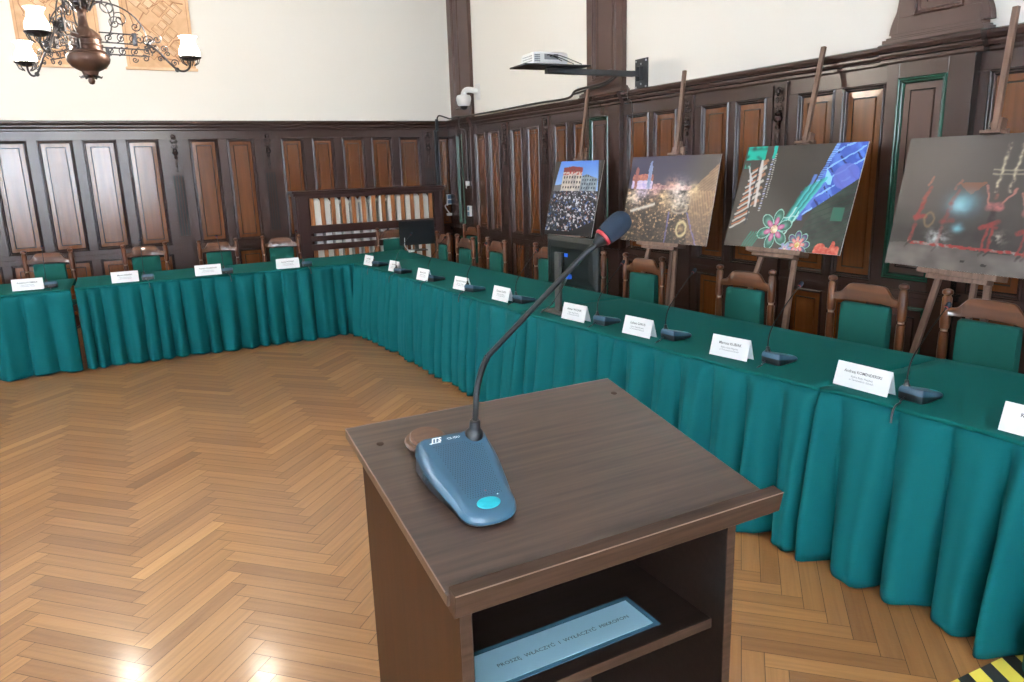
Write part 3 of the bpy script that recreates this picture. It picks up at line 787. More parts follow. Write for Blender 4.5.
# lectern microphone: mic space -> board space
MM = BOARD @ Matrix.Translation((.1225, -.2585, 0)) @ Matrix.Rotation(R_(-1), 4, 'Z')
nk = [(.036, .070, .058), (.0365, .071, .080)]
r, n0 = make_mic(nk, True)
r.matrix_world = MM
tag(r, 'blue-grey desk microphone with speaker grille, turquoise button and black foam head, standing on the lectern', 'microphone')
Mi = MM.inverted()
def tomic(p): return Mi @ Vector(p)
b0 = MM @ Vector((.0365, .071, .082))
bend = Vector((.492, 1.020, 1.392)); tip = Vector((.624, .900, 1.5745)); pre = Vector((.600, .908, 1.553))
flex = bez(b0, b0 + Vector((.004, -.004, .045)), bend - (pre - bend) * .16 - Vector((0, 0, .022)), bend, 14)
finish_neck(r, [tomic(p) for p in flex], [tomic(p) for p in [bend] + bez(pre, pre + Vector((.012, -.004, .0135)), tip - Vector((.003, .001, .008)), tip, 6)],
            Mi.to_3x3() @ Vector((.047, -.010, .036)), s=.95)
# table microphones
def table_mic():
    nk = [(.034, .070, .058), (.034, .071, .080)]
    r, n0 = make_mic(nk, False)
    flex = bez((.034, .071, .080), (.034, .073, .130), (.034, .060, .165), (.034, .030, .200), 10)
    finish_neck(r, flex, [(.034, .030, .200), (.036, -.06, .290), (.038, -.150, .365)], (0, -.72, .60), .62, rings=False)
    m = MB()
    m.tube(bez((.02, .090, .014), (.02, .125, .006), (.010, .140, .004), (.0, .150, .003), 8), .0042, 6)
    m.tube(bez((.0, .150, .003), (-.004, .185, .004), (-.010, .214, -.004), (-.012, .217, -.07), 8), .0042, 6)
    m.build('cable', M_black, r)
    return r
mic0 = table_mic(); mu = [False]
def place_mic(x, y, rz, label, group, sc=1.0, hx=0, dy=0):
    r = mic0 if not mu[0] else copy_tree(mic0); mu[0] = True
    r.location = (x, y, .7545); r.rotation_euler = (0, 0, R_(rz)); r.scale = (.88, .88, .92)
    tag(r, label, 'microphone', group)
GM = 'gooseneck microphones on the green tables'
# back row: rear of the mic faces the room (-y): rotate 180
for x, y, rz, lab in [(-.59, 7.76, 180, 'desk microphone right of the leftmost name card'), (.20, 7.70, 176, 'desk microphone right of the glaring name card on the back table'),
        (.89, 7.64, 181, 'desk microphone below the white-glinting third chair of the back row'), (1.66, 7.64, 179, 'desk microphone at the right end of the back table before the radiator cover')]:
    place_mic(x, y+.02, rz, lab, GM)
for x, y, rz, lab in [(2.29, 7.12, 112, 'farthest desk microphone of the right-hand table, beside the far corner card'),
        (2.29, 6.46, 110, 'second desk microphone from the far corner of the right-hand row'),
        (2.36, 5.84, 108, 'third desk microphone from the far corner of the right-hand row'),
        (2.40, 5.13, 105, 'fourth desk microphone from the far corner, left of the lectern microphone rod'),
        (2.47, 4.47, 100, 'desk microphone just left of the large monitor stand'),
        (2.52, 3.54, 96, 'desk microphone just right of the large monitor and its name card'),
        (2.60, 3.01, 94, 'desk microphone between the night market and flower lights photo boards'),
        (2.67, 2.36, 92, 'desk microphone left of the name card nearest but one to the camera'),
        (2.69, 1.675, 88, 'nearest full desk microphone at the right edge of the tables')]:
    place_mic(x, y, rz, lab, GM)

# ------------------------------------------------------------------ name cards
def name_card(x, y, rz, lines, label, w_=.215):
    r = empty('name_card', (x, y, .7545), R_(rz), label, 'name card', 'white tent name cards on the green tables')
    h = .098; ln = .028; m = MB()
    m.add([(-w_/2, 0, 0), (w_/2, 0, 0), (w_/2, ln, h), (-w_/2, ln, h), (-w_/2, ln*2, 0), (w_/2, ln*2, 0)], [(0,1,2,3), (3,2,5,4)])
    o = m.build('card', M_card, r, smooth=False); so = o.modifiers.new('thickness', 'SOLIDIFY'); so.thickness = .0008; so.offset = 0
    a = math.atan2(h, ln)
    for i, (t, sz, zf) in enumerate(lines):
        T = Matrix.Translation((0, ln*zf - .0009, h*zf + .0003)) @ Matrix.Rotation(a, 4, 'X')
        text_part('lettering', t, sz, M_ink if i == 0 else M_inklight, r, T, bold=.0001 if i == 0 else 0)
S1, S2 = 'Radny Rady Miejskiej', 'w Tarnowskich Górach'
def ls(n, s1=S1, s2=S2, k=1): return [(n, (.0185 if len(n) < 17 else .0165)*k, .66), (s1, .0115, .46), (s2, .0115, .34)]
for x, y, rz, n, lab, w_ in [(-.76, 7.655, -2, 'Krystyna KOSMALA', 'white name card furthest left on the leftmost table', .235), (.005, 7.60, 0, 'Marek ANDERS', 'white name card with a bright glare on its top edge, on the back table', .225),
        (.72, 7.585, -1, 'Tomasz OLSZEWSKI', 'white name card in front of the third chair of the back row', .235), (1.47, 7.57, 0, 'Janina NOWAK', 'white name card at the right end of the back table', .225)]:
    name_card(x, y, rz, ls(n), lab, w_)
for x, y, rz, n, lab, w_ in [(2.185, 7.24, -88+5, 'Jan DRABIK', 'farthest white name card of the right-hand row, at the table corner', .20),
        (2.235, 6.62, -84, 'Adam BIES', 'second white name card from the far corner of the right-hand row', .20),
        (2.25, 5.91, -83, 'Marek GOSK', 'third white name card from the far corner of the right-hand row', .20),
        (2.305, 5.24, -82, 'Piotr SKOWRON', 'fourth white name card from the far corner, before the radiator-side chairs', .20),
        (2.335, 4.61, -84, 'Tomasz OLSZA', 'white name card left of the lectern microphone rod, before the large monitor', .21),
        (2.385, 3.73, -82, 'Adrian WOLNIK', 'white name card at the foot of the large monitor', .215),
        (2.445, 3.18, -83, 'Łukasz GARUS', 'white name card below the night market photo board', .215),
        (2.515, 2.55, -80, 'Mariusz KUBIAK', 'white name card below the flower lights photo board', .215)]:
    name_card(x, y, rz, ls(n), lab, w_)
name_card(2.578, 1.875, -88, ls('Andrzej KOMENDERSKI', 'Radny Rady Miejskiej', 'w Tarnowskich Górach', 1.0), 'large white name card left of the nearest desk microphone', .245)
name_card(2.580, 1.215, -88, ls('KRZYSZTOF', 'Radny Rady', 'w Tarnowskich', 1.15), 'white name card cut off by the right edge of the photo', .23)

# ------------------------------------------------------------------ monitors
def monitor(loc, rz, w_, h_, lift, label, tilt=0, detail=False, neck_w=.055):
    r = empty('computer_monitor', loc, R_(rz), label, 'monitor')
    m = MB(); m.M = Matrix.Translation((0, 0, lift)) @ Matrix.Rotation(R_(tilt), 4, 'X')
    # +y = back of the monitor
    rg = []
    for y, i in ((-.012, .0), (-.010, 0), (.006, 0), (.012, .006), (.022, .030), (.030, .07)):
        rg.append([(-w_/2+i, y, i), (w_/2-i, y, i), (w_/2-i, y, h_-i), (-w_/2+i, y, h_-i)])
    m.loft(rg); sh = m.build('shell', M_monback, r, smooth=False, bevel=.003)
    m = MB(); m.M = Matrix.Translation((0, 0, lift)) @ Matrix.Rotation(R_(tilt), 4, 'X')
    m.box((-w_/2+.012, -.0135, .018), (w_/2-.012, -.0122, h_-.012)); m.build('screen', M_screen, r, smooth=False)
    nx = .10 if detail else 0
    MB().box((nx-neck_w/2, .035, .008), (nx+neck_w/2, .058, lift+h_*.68)).build('stand_neck', M_stand, r, smooth=False, bevel=.004)
    MB().box((nx-.11, -.06, 0), (nx+.11, .11, .009)).build('stand_base', M_stand, r, smooth=False, bevel=.004)
    MB().box((nx-.05, .028, lift+h_*.40), (nx+.05, .040, lift+h_*.68)).build('stand_plate', M_monback, r, smooth=False, bevel=.002)
    if detail:
        MB().box((-.035, .030, lift+.055), (-.005, .062, lift+.085)).build('blue_plug', M_bluep, r, smooth=False, bevel=.004)
        MB().box((.010, .030, lift+.19), (.045, .0345, lift+.212)).build('blue_label', M_bluep, r, smooth=False)
        MB().tube(bez((-.02, .06, lift+.06), (-.01, .10, lift-.02), (.06, .08, .12), (.12, .09, .05), 12) + bez((.12, .09, .05), (.16, .10, .02), (.18, .14, .004), (.185, .175, -.04), 8)[1:], .004, 8).build('cable', M_black, r)
    return r
monitor((2.505, 3.905, .7545), 91, .565, .315, .175, 'large black monitor seen from behind, left of the night market photo board', detail=True)
monitor((3.09, 8.18, .7545), -6, .42, .28, .07, 'small black monitor at the far table corner before the radiator cover', neck_w=.05)
r = empty('usb_adapter', (2.97, 8.07, .7545), R_(30), 'small white adapter with cord lying left of the far monitor', 'adapter')
MB().box((-.035, -.02, 0), (.035, .02, .018)).build('body', M_white_plastic, r, smooth=False, bevel=.004)
MB().tube([(0, .015, .012), (0, .05, .02), (-.02, .08, .07), (.01, .10, .16)], .003, 6).build('cord', M_white_plastic, r)

# ------------------------------------------------------------------ photo boards and easels
def clampc(c): return tuple(max(0, min(1, q)) for q in c)
def mixc(a, b_, t): t = max(0, min(1, t)); return tuple(a[i]*(1-t)+b_[i]*t for i in range(3))
def nz2(u, v, s, seed=0): return noise.noise(Vector((u*s, v*s, seed*7.3)))
def glow(u, v, cu, cv, r): return math.exp(-((u-cu)**2 + (v-cv)**2)/(r*r))
def h3(i, j, s=0):
    x = math.sin(i*127.1 + j*311.7 + s*74.7)*43758.5453; return x - math.floor(x)
def fbm(u, v, s, seed=0):
    return nz2(u, v, s, seed) + .5*nz2(u, v, s*2.1, seed+1) + .25*nz2(u, v, s*4.3, seed+2)
def img_crowd(u, v):        # fisheye crowd before a pale building
    dark = (.036, .033, .034)
    ju = u + .006*nz2(u, v, 40); jv = v + .006*nz2(u, v, 40, 3)
    arc_l = .02 + .20*max(0, v-.45)**1.2; arc_r = .99 - .22*max(0, v-.45)**1.3
    if v > .42 and (u < arc_l or u > arc_r): return mixc(dark, (.075, .065, .058), v)
    if v > .60:
        if .20 < ju < .60 and jv < .93 - .08*abs(u-.4):
            if jv > .855: return mixc((.34, .05, .045), (.16, .08, .08), .5+nz2(u, v, 40))
            if jv > .815: return mixc((.62, .57, .52), (.45, .08, .07), 1 if .5+nz2(u, v, 30) > .6 else .1)
            win = (int((ju-.20)*36) % 2 == 1) and (int((jv-.6)*30) % 2 == 1)
            return (.10, .095, .11) if win else mixc((.66, .60, .52), (.45, .42, .40), .4+nz2(u, v, 10))
        if .60 <= ju < .93 and jv < .82 - .25*abs(u-.70):
            win = (int((ju-.2)*40) % 2 == 1) and (int((jv-.6)*38) % 2 == 1)
            return (.07, .10, .14) if win else mixc((.36, .43, .48), (.22, .26, .30), .5+nz2(u, v, 14))
        if ju < .2 and jv < .68 + .1*(u-.1): return (.20, .20, .21)
        return mixc((.36, .54, .84), (.13, .28, .68), (v-.6)/.4)
    if v < .06 + .35*max(0, u-.55) : return (.024, .024, .028)
    n1 = fbm(u + .15*v, v, 34 - 14*(1-v), 2); n2 = fbm(u, v, 22, 8); n3 = nz2(u, v, 60, 4)
    base = mixc((.022, .026, .040), (.12, .115, .13), v*1.2)
    if u < .25 and v < .42 - u*.8: base = mixc((.055, .075, .10), base, .3)
    k = n1 + .45*n3
    if k > .30: base = mixc(base, (.72, .72, .78), min(1, (k-.30)*3.2))
    elif k < -.25: base = mixc(base, (.008, .008, .012), .8)
    if n2 > .55: base = mixc(base, (.12, .24, .55), .55)
    if n2 < -.58: base = mixc(base, (.42, .20, .16), .6)
    if v < .35 and n1 > .42: base = mixc(base, (.62, .55, .52), .6)
    return base
def img_market(u, v):
    n1 = fbm(u, v, 11, 1); n2 = fbm(u, v, 36, 5); n3 = nz2(u, v, 80, 2)
    ju = u + .010*nz2(u, v, 30, 3); jv = v + .010*nz2(u, v, 30, 4)
    c = mixc((.10, .070, .052), (.052, .050, .105), (v-.45)/.25)
    c = mixc(c, (.095, .080, .078), max(0, (u-.60)/.25) if v > .5 else 0)
    hz = .62 - .02*u
    if v > hz:
        if .04 < ju < .29 and jv < .79: c = mixc((.62, .26, .16), (.34, .12, .12), .5 + n2) if jv > .715 else mixc((.55, .48, .80), (.80, .70, .85), .5 + n2)
        if abs(ju-.085) < .018 and jv < .86 + .02*(1-abs(ju-.085)/.018): c = (.34, .13, .12)
        if abs(ju-.245) < .022 and jv < .89: c = mixc((.22, .30, .52), (.40, .50, .70), .5+n2)
        if abs(ju-.245) < .010 and jv < .95: c = (.26, .34, .55)
        if .30 < ju < .74 and jv < hz + .06 + .05*nz2(u*1.0, .3, 16): c = mixc((.26, .12, .15), (.58, .36, .34), .5 + n2)
        if ju > .74 and jv < .55 + (u-.70)*1.20:
            c = mixc((.27, .165, .10), (.42, .28, .17), .5 + n1*.6)
            if (v - u*.9)*30 % 1 < .28: c = mixc(c, (.13, .08, .06), .5)
    else:
        if ju > .74 + .05*(hz-v):
            c = mixc((.42, .26, .15), (.16, .11, .085), (hz-v)*1.9)
            if (u*36 + v*9) % 1 < .35: c = mixc(c, (.10, .07, .055), .45)
            c = mixc(c, (.60, .40, .22), max(0, n2)*.6)
        else:
            c = mixc((.045, .034, .030), (.17, .105, .070), v*1.15 + n1*.5)
            k = n2 + .5*n3
            if k > .30: c = mixc(c, (.80, .54, .32), min(1, (k-.30)*2.2)*min(1, .35+v*1.2))
            if k < -.35: c = mixc(c, (.012, .010, .012), .7)
        if .07 < u < .36: c = mixc(c, (.80, .74, .66), .9*math.exp(-((jv - (.35 + (u-.07)*.33))/.018)**2))
        if .56 < u < .74 and .33 < v < .47: c = mixc(c, (.58, .48, .40), .7*max(0, 1-abs(math.hypot((ju-.645)/.085, (jv-.40)/.055)-1)/.30))
        c = mixc(c, (.78, .64, .38), .9*max(0, 1-abs(math.hypot((ju-.70)/.052, (jv-.17)/.080)-1)/.34))
        c = mixc(c, (.55, .40, .22), .6*glow(u, v, .70, .17, .035))
        for lx in (.535, .74 + (.35-v)*.40): 
            if v < .36: c = mixc(c, (.22, .21, .50), .7*math.exp(-((ju-lx)/.007)**2))
    for cu, cv, rr, q, cc in ((.60, .60, .10, .95, (1, .86, .84)), (.44, .53, .04, .9, (1, .75, .45)), (.78, .60, .07, .7, (1, .76, .48)), (.18, .58, .08, .8, (.92, .78, 1)), (.07, .52, .06, .95, (1, .85, .65)),
                              (.52, .68, .06, .5, (.95, .50, .32)), (.34, .60, .06, .6, (.95, .6, .6)), (.50, .47, .10, .45, (1, .72, .45)), (.64, .47, .09, .5, (1, .9, .8)), (.12, .47, .05, .7, (1, .8, .7))):
        c = mixc(c, cc, max(0, q*glow(u, v, cu, cv, rr)*(.70+.7*n2+.3*n1)))
    return mixc(c, (.20, .17, .15), .12)  # greyish lift: surface gloss painted into the print colours
def img_flowers(u, v):
    n1 = fbm(u, v, 8, 2); n2 = fbm(u, v, 30, 4)
    ju = u + .006*nz2(u, v, 26, 1); jv = v + .006*nz2(u, v, 26, 6)
    c = mixc((.046, .040, .036), (.078, .068, .060), .45 + nz2(u, v, 2.5) + .2*v)
    def streak(x0, y0, x1, y1, w_, col, al=.9):       # soft slanted bar
        nonlocal c
        dx, dy = x1-x0, y1-y0; L2 = dx*dx+dy*dy; t = ((ju-x0)*dx + (jv-y0)*dy)/L2
        if -.05 < t < 1.05:
            d = abs((ju-x0)*dy - (jv-y0)*dx)/math.sqrt(L2)
            if d < w_*1.6: c = mixc(c, col, al*max(0, min(1, (w_*1.6-d)/(w_*.9))))
    # left building: rows of white ledges with orange light, leaning frames
    for k in range(9):
        y = .20 + k*.068; x0 = .02 + .010*k
        streak(x0, y - .02, x0 + .135 - .004*k, y + .075, .0075, (.62, .60, .57))
        streak(x0 + .01, y + .014, x0 + .115, y + .085, .0055, (.55, .20, .09), .85)
    for k in range(7):
        y = .42 + k*.066; streak(.165, y, .225, y + .045, .012, (.60, .57, .53) if k % 2 else (.46, .24, .15))
    streak(.205, .42, .175, .86, .010, (.70, .68, .66)); streak(.10, .70, .15, .40, .008, (.66, .66, .68)); streak(.06, .80, .12, .66, .006, (.6, .6, .62)); streak(.155, .25, .16, .86, .006, (.02, .03, .05), .9)
    for k in range(26):
        y = .36 + k*.024; streak(.245+.0008*k, y, .262+.0008*k, y + .004, .0050, (.52, .56, .80) if k % 2 else (.50, .48, .46))
    for k in range(20):
        y = .50 + k*.022; streak(.285, y, .296, y, .0040, (.55, .54, .50))
    if u < .195 and v > .865 and u > .018: c = mixc((.0, .42, .33), (.01, .08, .07), max(0, nz2(u, v, 20))*1.5)
    if abs(u-.045) < .026 and .78 < v < .835: c = mixc(c, (.0, .42, .31), .5 + n2)
    if .255 < ju < .285 and v > .875: c = (.01, .46, .38)
    # right: blue facade running up diagonally
    edge = .50 + .27*v; d = ju - edge
    low = .30 + max(0, u-.60)*.95
    if d > 0 and jv > low:
        c = mixc((.10, .17, .55), (.055, .12, .44), .5 + n1)
        ang = (ju*.80 + jv*.60); per_ = (ju*.60 - jv*.80)
        c = mixc(c, (.16, .30, .72), .7*max(0, math.sin(ang*34 + 3*n1)))
        if (ang*9 + .4) % 1 < .13 and n1 > -.1: c = (.02, .035, .18)
        if (per_*11 + .2*n1) % 1 < .16 and n1 < .35: c = mixc(c, (.35, .60, .86), .85)
        c = mixc(c, (.17, .20, .56), .85*(1 if math.hypot((u-.90)*1.2, v-.70) < .115 else 0))
        if .74 < u < .80 and .62 < v < .80 and abs((v-.62) - (u-.74)*-1.4 - .10) < .05: c = (.32, .66, .90)
        if d < .030: c = (.30, .52, .86) if (v*62) % 1 < .5 else (.03, .07, .34)
    streak(.60, .40, .66, .70, .012, (.18, .30, .70)); streak(.66, .42, .74, .62, .010, (.14, .22, .62)); streak(.62, .30, .60, .55, .016, (.09, .14, .52))
    for k in range(9):      # teal light sheets
        x = .44 + k*.018; streak(x, .14 + k*.02, x + .165, .58 + k*.012, .0075, mixc((.0, .20, .17), (.10, .55, .52), (k % 3)/2), .85)
    streak(.50, .20, .57, .40, .006, (.50, .75, .72)); streak(.53, .16, .60, .36, .005, (.50, .75, .72)); streak(.47, .30, .60, .33, .005, (.45, .70, .70))
    if u > .66 and v < low and v > .0 and d > .10:
        c = mixc((.020, .032, .028), (.055, .080, .068), .5 + n1)
        if ((v*1.1 - u*.62)*17) % 1 < .14: c = (.012, .055, .042)
        if abs(u-.905) < .045 and abs(v-.36) < .06: c = (.035, .15, .11)
    def petals(cu, cv, R, n, co, ci, cm, ph=0):
        nonlocal c
        for k in range(n):
            a = ph + k*2*math.pi/n; px, py = cu + .60*R*math.cos(a)/1.33, cv + .60*R*math.sin(a)
            ex, ey = (u-px)*1.33, v-py; rx = ex*math.cos(a)+ey*math.sin(a); ry = -ex*math.sin(a)+ey*math.cos(a)
            q = math.hypot(rx/(.40*R), ry/(.27*R))
            if q < 1: c = mixc(co, (.30, .55, .48), 1 if q > .86 else (.55*glow(rx/R+.5, ry/R+.5, .5, .5, .14)))
            ex2 = rx + .22*R; q2 = math.hypot(ex2/(.22*R), ry/(.12*R))
            if q2 < 1: c = mixc(ci, (.85, .60, .68), .5*(1-q2))
        rr = math.hypot((u-cu)*1.33, v-cv)/R
        if rr < .20: c = mixc(cm, (.85, .78, .60), .5+n2)
    petals(.43, .19, .200, 6, (.006, .115, .085), (.42, .09, .26), (.40, .16, .06), .35)
    petals(.655, .06, .135, 8, (.10, .05, .17), (.60, .16, .14), (.55, .38, .10), .1)
    petals(.56, .01, .07, 6, (.30, .28, .55), (.5, .3, .5), (.6, .5, .4), .1)
    for cx, cy, rx, ry in ((.84, .02, .05, .075), (.93, .045, .022, .075), (.965, .03, .02, .05), (.89, .01, .03, .05)):
        if math.hypot((ju-cx)/rx, (jv-cy)/ry) < 1: c = mixc((.46, .075, .055), (.62, .22, .16), .5+n2)
    for k in range(5): streak(.17+k*.022, .0, .23+k*.024, .15, .0045, (.0, .26, .19))
    return c
def img_stage(u, v):
    n1 = fbm(u, v, 6, 3); n2 = fbm(u, v, 30, 5)
    ju = u + .008*nz2(u, v, 30, 1); jv = v + .008*nz2(u, v, 30, 2)
    c = mixc((.105, .092, .084), (.085, .074, .068), v)
    c = mixc(c, (.17, .145, .13), glow(u, v, .22, .85, .35))
    if v < .48: c = mixc(c, (.030, .024, .023), .85*min(1, (.48-v)*5)*(.8 + .4*n1))
    fl = .17 + .020*math.sin(u*7)
    if v < fl: c = mixc(mixc((.22, .195, .175), (.13, .115, .105), .5+n1), (.05, .045, .042), max(0, (v-fl+.05)*14)*.7)
    if .12 < u < .98 and abs(jv-.190 + .03*u) < .011: c = mixc((.36, .035, .03), (.30, .26, .24), max(0, n2*1.5))
    for cu in (.59, .665):
        c = mixc(c, (.62, .54, .40), .85*math.exp(-((ju-cu - (v-.6)*.07)/.008)**2)*(1 if .58 < v < .94 else 0)*(.7+n2))
    for vv in (.745, .715): 
        if .55 < u < .72: c = mixc(c, (.5, .45, .34), .6*math.exp(-((jv-vv)/.005)**2))
    if abs(ju-.45) < .085 and jv < .655 and abs(ju-.455) < (jv-.565)*1.0: c = mixc(c, (.30, .13, .075), .8)
    c = mixc(c, (.62, .92, 1.0), glow(ju, jv, .405, .49, .042)); c = mixc(c, (.20, .45, .55), .7*glow(ju, jv, .42, .50, .08)); c = mixc(c, (.22, .55, .66), .85*glow(ju, jv, .42, .315, .028))
    c = mixc(c, (.48, .52, .52), .8*glow(u, v, .31, .235, .055)*max(0, .6+1.3*n2)); c = mixc(c, (.45, .42, .36), .6*glow(u, v, .66, .26, .04)*max(0, .5+1.5*n2))
    def limb(x0, y0, x1, y1, w_, col, al=.9):
        nonlocal c
        dx, dy = x1-x0, y1-y0; L2 = dx*dx+dy*dy; t = max(0, min(1, ((ju-x0)*dx*1.0 + (jv-y0)*dy)/L2))
        d = math.hypot((ju-x0-t*dx)*1.32, jv-y0-t*dy)
        if d < w_: c = mixc(c, col, al*min(1, (w_-d)/w_*1.6)*max(0, min(1, .85+.7*n2)))
    red = (.34, .045, .038); skin = (.48, .22, .18)
    def dancer(cu, b, k=1.0):
        limb(cu+.02, b+.19*k, cu+.015, b+.03, .016*k, red); limb(cu-.005, b+.19*k, cu-.025, b+.03, .014*k, red)
        limb(cu-.025, b, cu+.0, b+.03, .012, (.05, .03, .03)); limb(cu+.005, b, cu+.03, b+.03, .012, (.05, .03, .03))
        limb(cu-.040, b+.215*k, cu+.045, b+.205*k, .016*k, red); limb(cu, b+.24*k, cu+.005, b+.32*k, .034*k, (.045, .028, .03))
        limb(cu-.030, b+.355*k, cu+.035, b+.355*k, .036*k, (.50, .19, .18)); limb(cu-.045, b+.20*k, cu+.04, b+.245*k, .026*k, red); limb(cu+.0, b+.42*k, cu+.002, b+.435*k, .020*k, (.28, .13, .10))
        limb(cu-.035, b+.38*k, cu-.062, b+.50*k, .012*k, skin); limb(cu+.040, b+.38*k, cu+.105, b+.48*k, .012*k, skin)
    dancer(.60, .13); dancer(.80, .12, .92)
    for cu, b, al in ((.17, .15, .9), (.345, .13, .45)):
        limb(cu-.035, b+.05, cu-.02, b+.18, .020, red, al*.8); limb(cu-.03, b+.23, cu+.035, b+.24, .026, red, al); limb(cu-.02, b+.22, cu+.01, b+.36, .026, red, al)
        limb(cu+.0, b+.36, cu+.035, b+.46, .024, (.38, .10, .08), al); limb(cu+.01, b+.48, cu+.04, b+.54, .014, (.50, .20, .14), al); limb(cu-.055, b, cu-.03, b+.04, .012, (.04, .025, .025), al)
    c = mixc(c, (.28, .20, .10), .7*max(0, 1-abs(math.hypot((ju-.235)/.030, (jv-.37)/.052)-1)/.35))
    for cu, cv in ((.49, .075), (.615, .060)): 
        if abs(ju-cu) < .014 and abs(jv-cv) < .009: c = (.02, .014, .013)
    return mixc(c, (.20, .18, .17), .14)  # overall grey veil, gloss on the board painted into the print
def srgb_mat(name):
    m = mat(name, (.5, .5, .5), .36, spec=.32); a = N(m, 'ShaderNodeAttribute', attribute_name='print')
    L(m, a.outputs['Color'], m.node_tree.nodes['Principled BSDF'].inputs['Base Color']); return m
M_print = srgb_mat('photo_print')
def photo(cx, cy, cz, yaw, tilt, w_, h_, fn, label, elabel, cols=250):
    u = Vector((math.sin(yaw), -math.cos(yaw), 0)); n = Vector((math.cos(yaw), math.sin(yaw), 0))
    v = Vector((n.x*math.sin(tilt), n.y*math.sin(tilt), math.cos(tilt))); nb = u.cross(v).normalized() * -1
    if nb.dot(n) < 0: nb = -nb      # backwards, to the wall
    c = Vector((cx, cy, cz))
    M = Matrix((( u.x, nb.x, v.x, c.x), (u.y, nb.y, v.y, c.y), (u.z, nb.z, v.z, c.z), (0,0,0,1)))
    b_ = MB().box((-w_/2, .0006, -h_/2), (w_/2, .006, h_/2)).build('photo_board', M_board_edge, smooth=False)
    b_.matrix_world = M
    tag(b_, label, 'photo board', 'photo boards on wooden easels')
    rows = int(cols * h_ / w_); vs = []; cl = []
    for j in range(rows+1):
        for i in range(cols+1):
            vs.append((-w_/2 + w_*i/cols, 0, -h_/2 + h_*j/rows)); cl.append(tuple(.92 * q**1.22 for q in clampc(fn(i/cols, j/rows))))
    me = bpy.data.meshes.new('photograph'); W1 = cols+1
    me.from_pydata(vs, [], [(j*W1+i, j*W1+i+1, (j+1)*W1+i+1, (j+1)*W1+i) for j in range(rows) for i in range(cols)])
    a = me.color_attributes.new('print', 'FLOAT_COLOR', 'POINT')
    a.data.foreach_set('color', [q for k in cl for q in (*k, 1)])
    me.materials.append(M_print)
    p = bpy.data.objects.new('photograph', me); COL.objects.link(p); p.parent = b_
    # easel: mast follows the tilt of the board, behind it
    foot = c - v * ((c.z) / v.z); foot.z = 0
    r = empty('easel', foot, 0, elabel, 'easel', 'wooden easels along the right wall')
    Me = Matrix.Translation(-foot) @ M
    def loc(x, y, z): return Me @ Vector((x, y, z))
    zf = lambda d: (0 - c.z) / v.z + 0 * d        # board-space z of the floor
    z0 = zf(0); z_top = (2.39 - c.z) / v.z
    fl = lambda p: Vector((p.x, p.y, max(p.z, .0)))
    def post(name, a, b2, ww, hh): 
        return MB().beam(a, b2, ww, hh, up=nb).build(name, M_easel, r, smooth=False, bevel=.002)
    post('mast', loc(0, .030, h_/2 - .25), loc(0, .030, z_top) + Vector((-.055, .015, 0)), .030, .022)
    for sx in (-1, 1):
        a = loc(sx*.26, .030, z0 + .02); a.z = .012
        post('front_leg', a, loc(sx*.040, .030, (1.80 - c.z)/v.z), .034, .020)
    # rear leg swings back towards the wall
    hinge = loc(0, .045, (1.85 - c.z)/v.z)
    bk = Vector((3.97 - foot.x, hinge.y + .03, .012))
    post('rear_leg', bk, hinge, .030, .020)
    m = MB(); m.M = Me
    m.box((-.22, -.050, -h_/2-.030), (.22, .045, -h_/2-.002)); m.box((-.17, -.036, -h_/2-.055), (.17, .020, -h_/2-.030))
    m.build('tray', M_easel, r, smooth=False, bevel=.002)
    m = MB(); m.M = Me; m.box((-.055, -.030, h_/2+.001), (.055, .040, h_/2+.018)); m.box((-.020, .010, h_/2+.018), (.025, .055, h_/2+.085))
    cl_ = m.build('top_clamp', M_easel, r, smooth=False, bevel=.002)
    m = MB(); m.M = Me; m.lathe([(.012, 0), (.016, .006), (.016, .016), (.010, .022)], 14, (-.022, .030, h_/2+.055), (-1, 0, 0)); m.build('clamp_knob', M_easel, cl_)
photo(3.95, 6.136, 1.364, .209, .252, .653, .728, img_crowd, 'mounted photograph of a crowd before a pale building under blue sky, on the farthest easel', 'wooden easel holding the crowd photograph, farthest from the camera', 190)
photo(3.95, 4.731, 1.388, .172, .221, .90, .70, img_market, 'mounted night photograph of a lit market square with a church, on an easel', 'wooden easel holding the night market square photograph')
photo(3.95, 3.495, 1.430, .056, .299, .931, .704, img_flowers, 'mounted photograph of blue-lit buildings with glowing flowers, on an easel', 'wooden easel holding the blue buildings and glowing flowers photograph')
photo(3.95, 2.281, 1.423, -.064, .180, .93, .707, img_stage, 'mounted photograph of red-costumed dancers on a dark stage, at the right edge', 'wooden easel holding the stage dancers photograph, nearest the camera')

# ------------------------------------------------------------------ radiator cover and radiator
r = empty('radiator_cover', (3.02, 9.66, 0), 0, 'dark wooden radiator cover with upright pine slats standing against the back wall', 'radiator cover')
m = MB()
x0, x1 = -1.00, 1.00; y0, y1 = -.10, .12
for a, b_ in ((x0, x0+.16), (x1-.13, x1)): m.box((a, y0, 0), (b_, y1, 1.40))
for z0, z1 in ((1.365, 1.40), (.925, 1.025), (.822, .888), (.705, .782), (0, .12)):
    m.box((x0+.15, y0+.005, z0), (x1-.12, y0+.04, z1))
m.build('frame', M_radframe, r, smooth=False, bevel=.003)
MB().box((x0-.04, y0-.035, 1.435), (x1+.04, y1+.02, 1.46)).build('top_shelf', M_radframe, r, smooth=False, bevel=.004)
MB().box((x0-.02, y0-.015, 1.395), (x1+.02, y1, 1.435)).build('top_moulding', M_radframe, r, smooth=False, bevel=.006)
for xa in (x0+.035, x1-.035): MB().box((xa-.015, y0-.008, .12), (xa+.015, y0, 1.38)).build('pilaster_strip', M_radframe, r, smooth=False, bevel=.003)
ns = 13
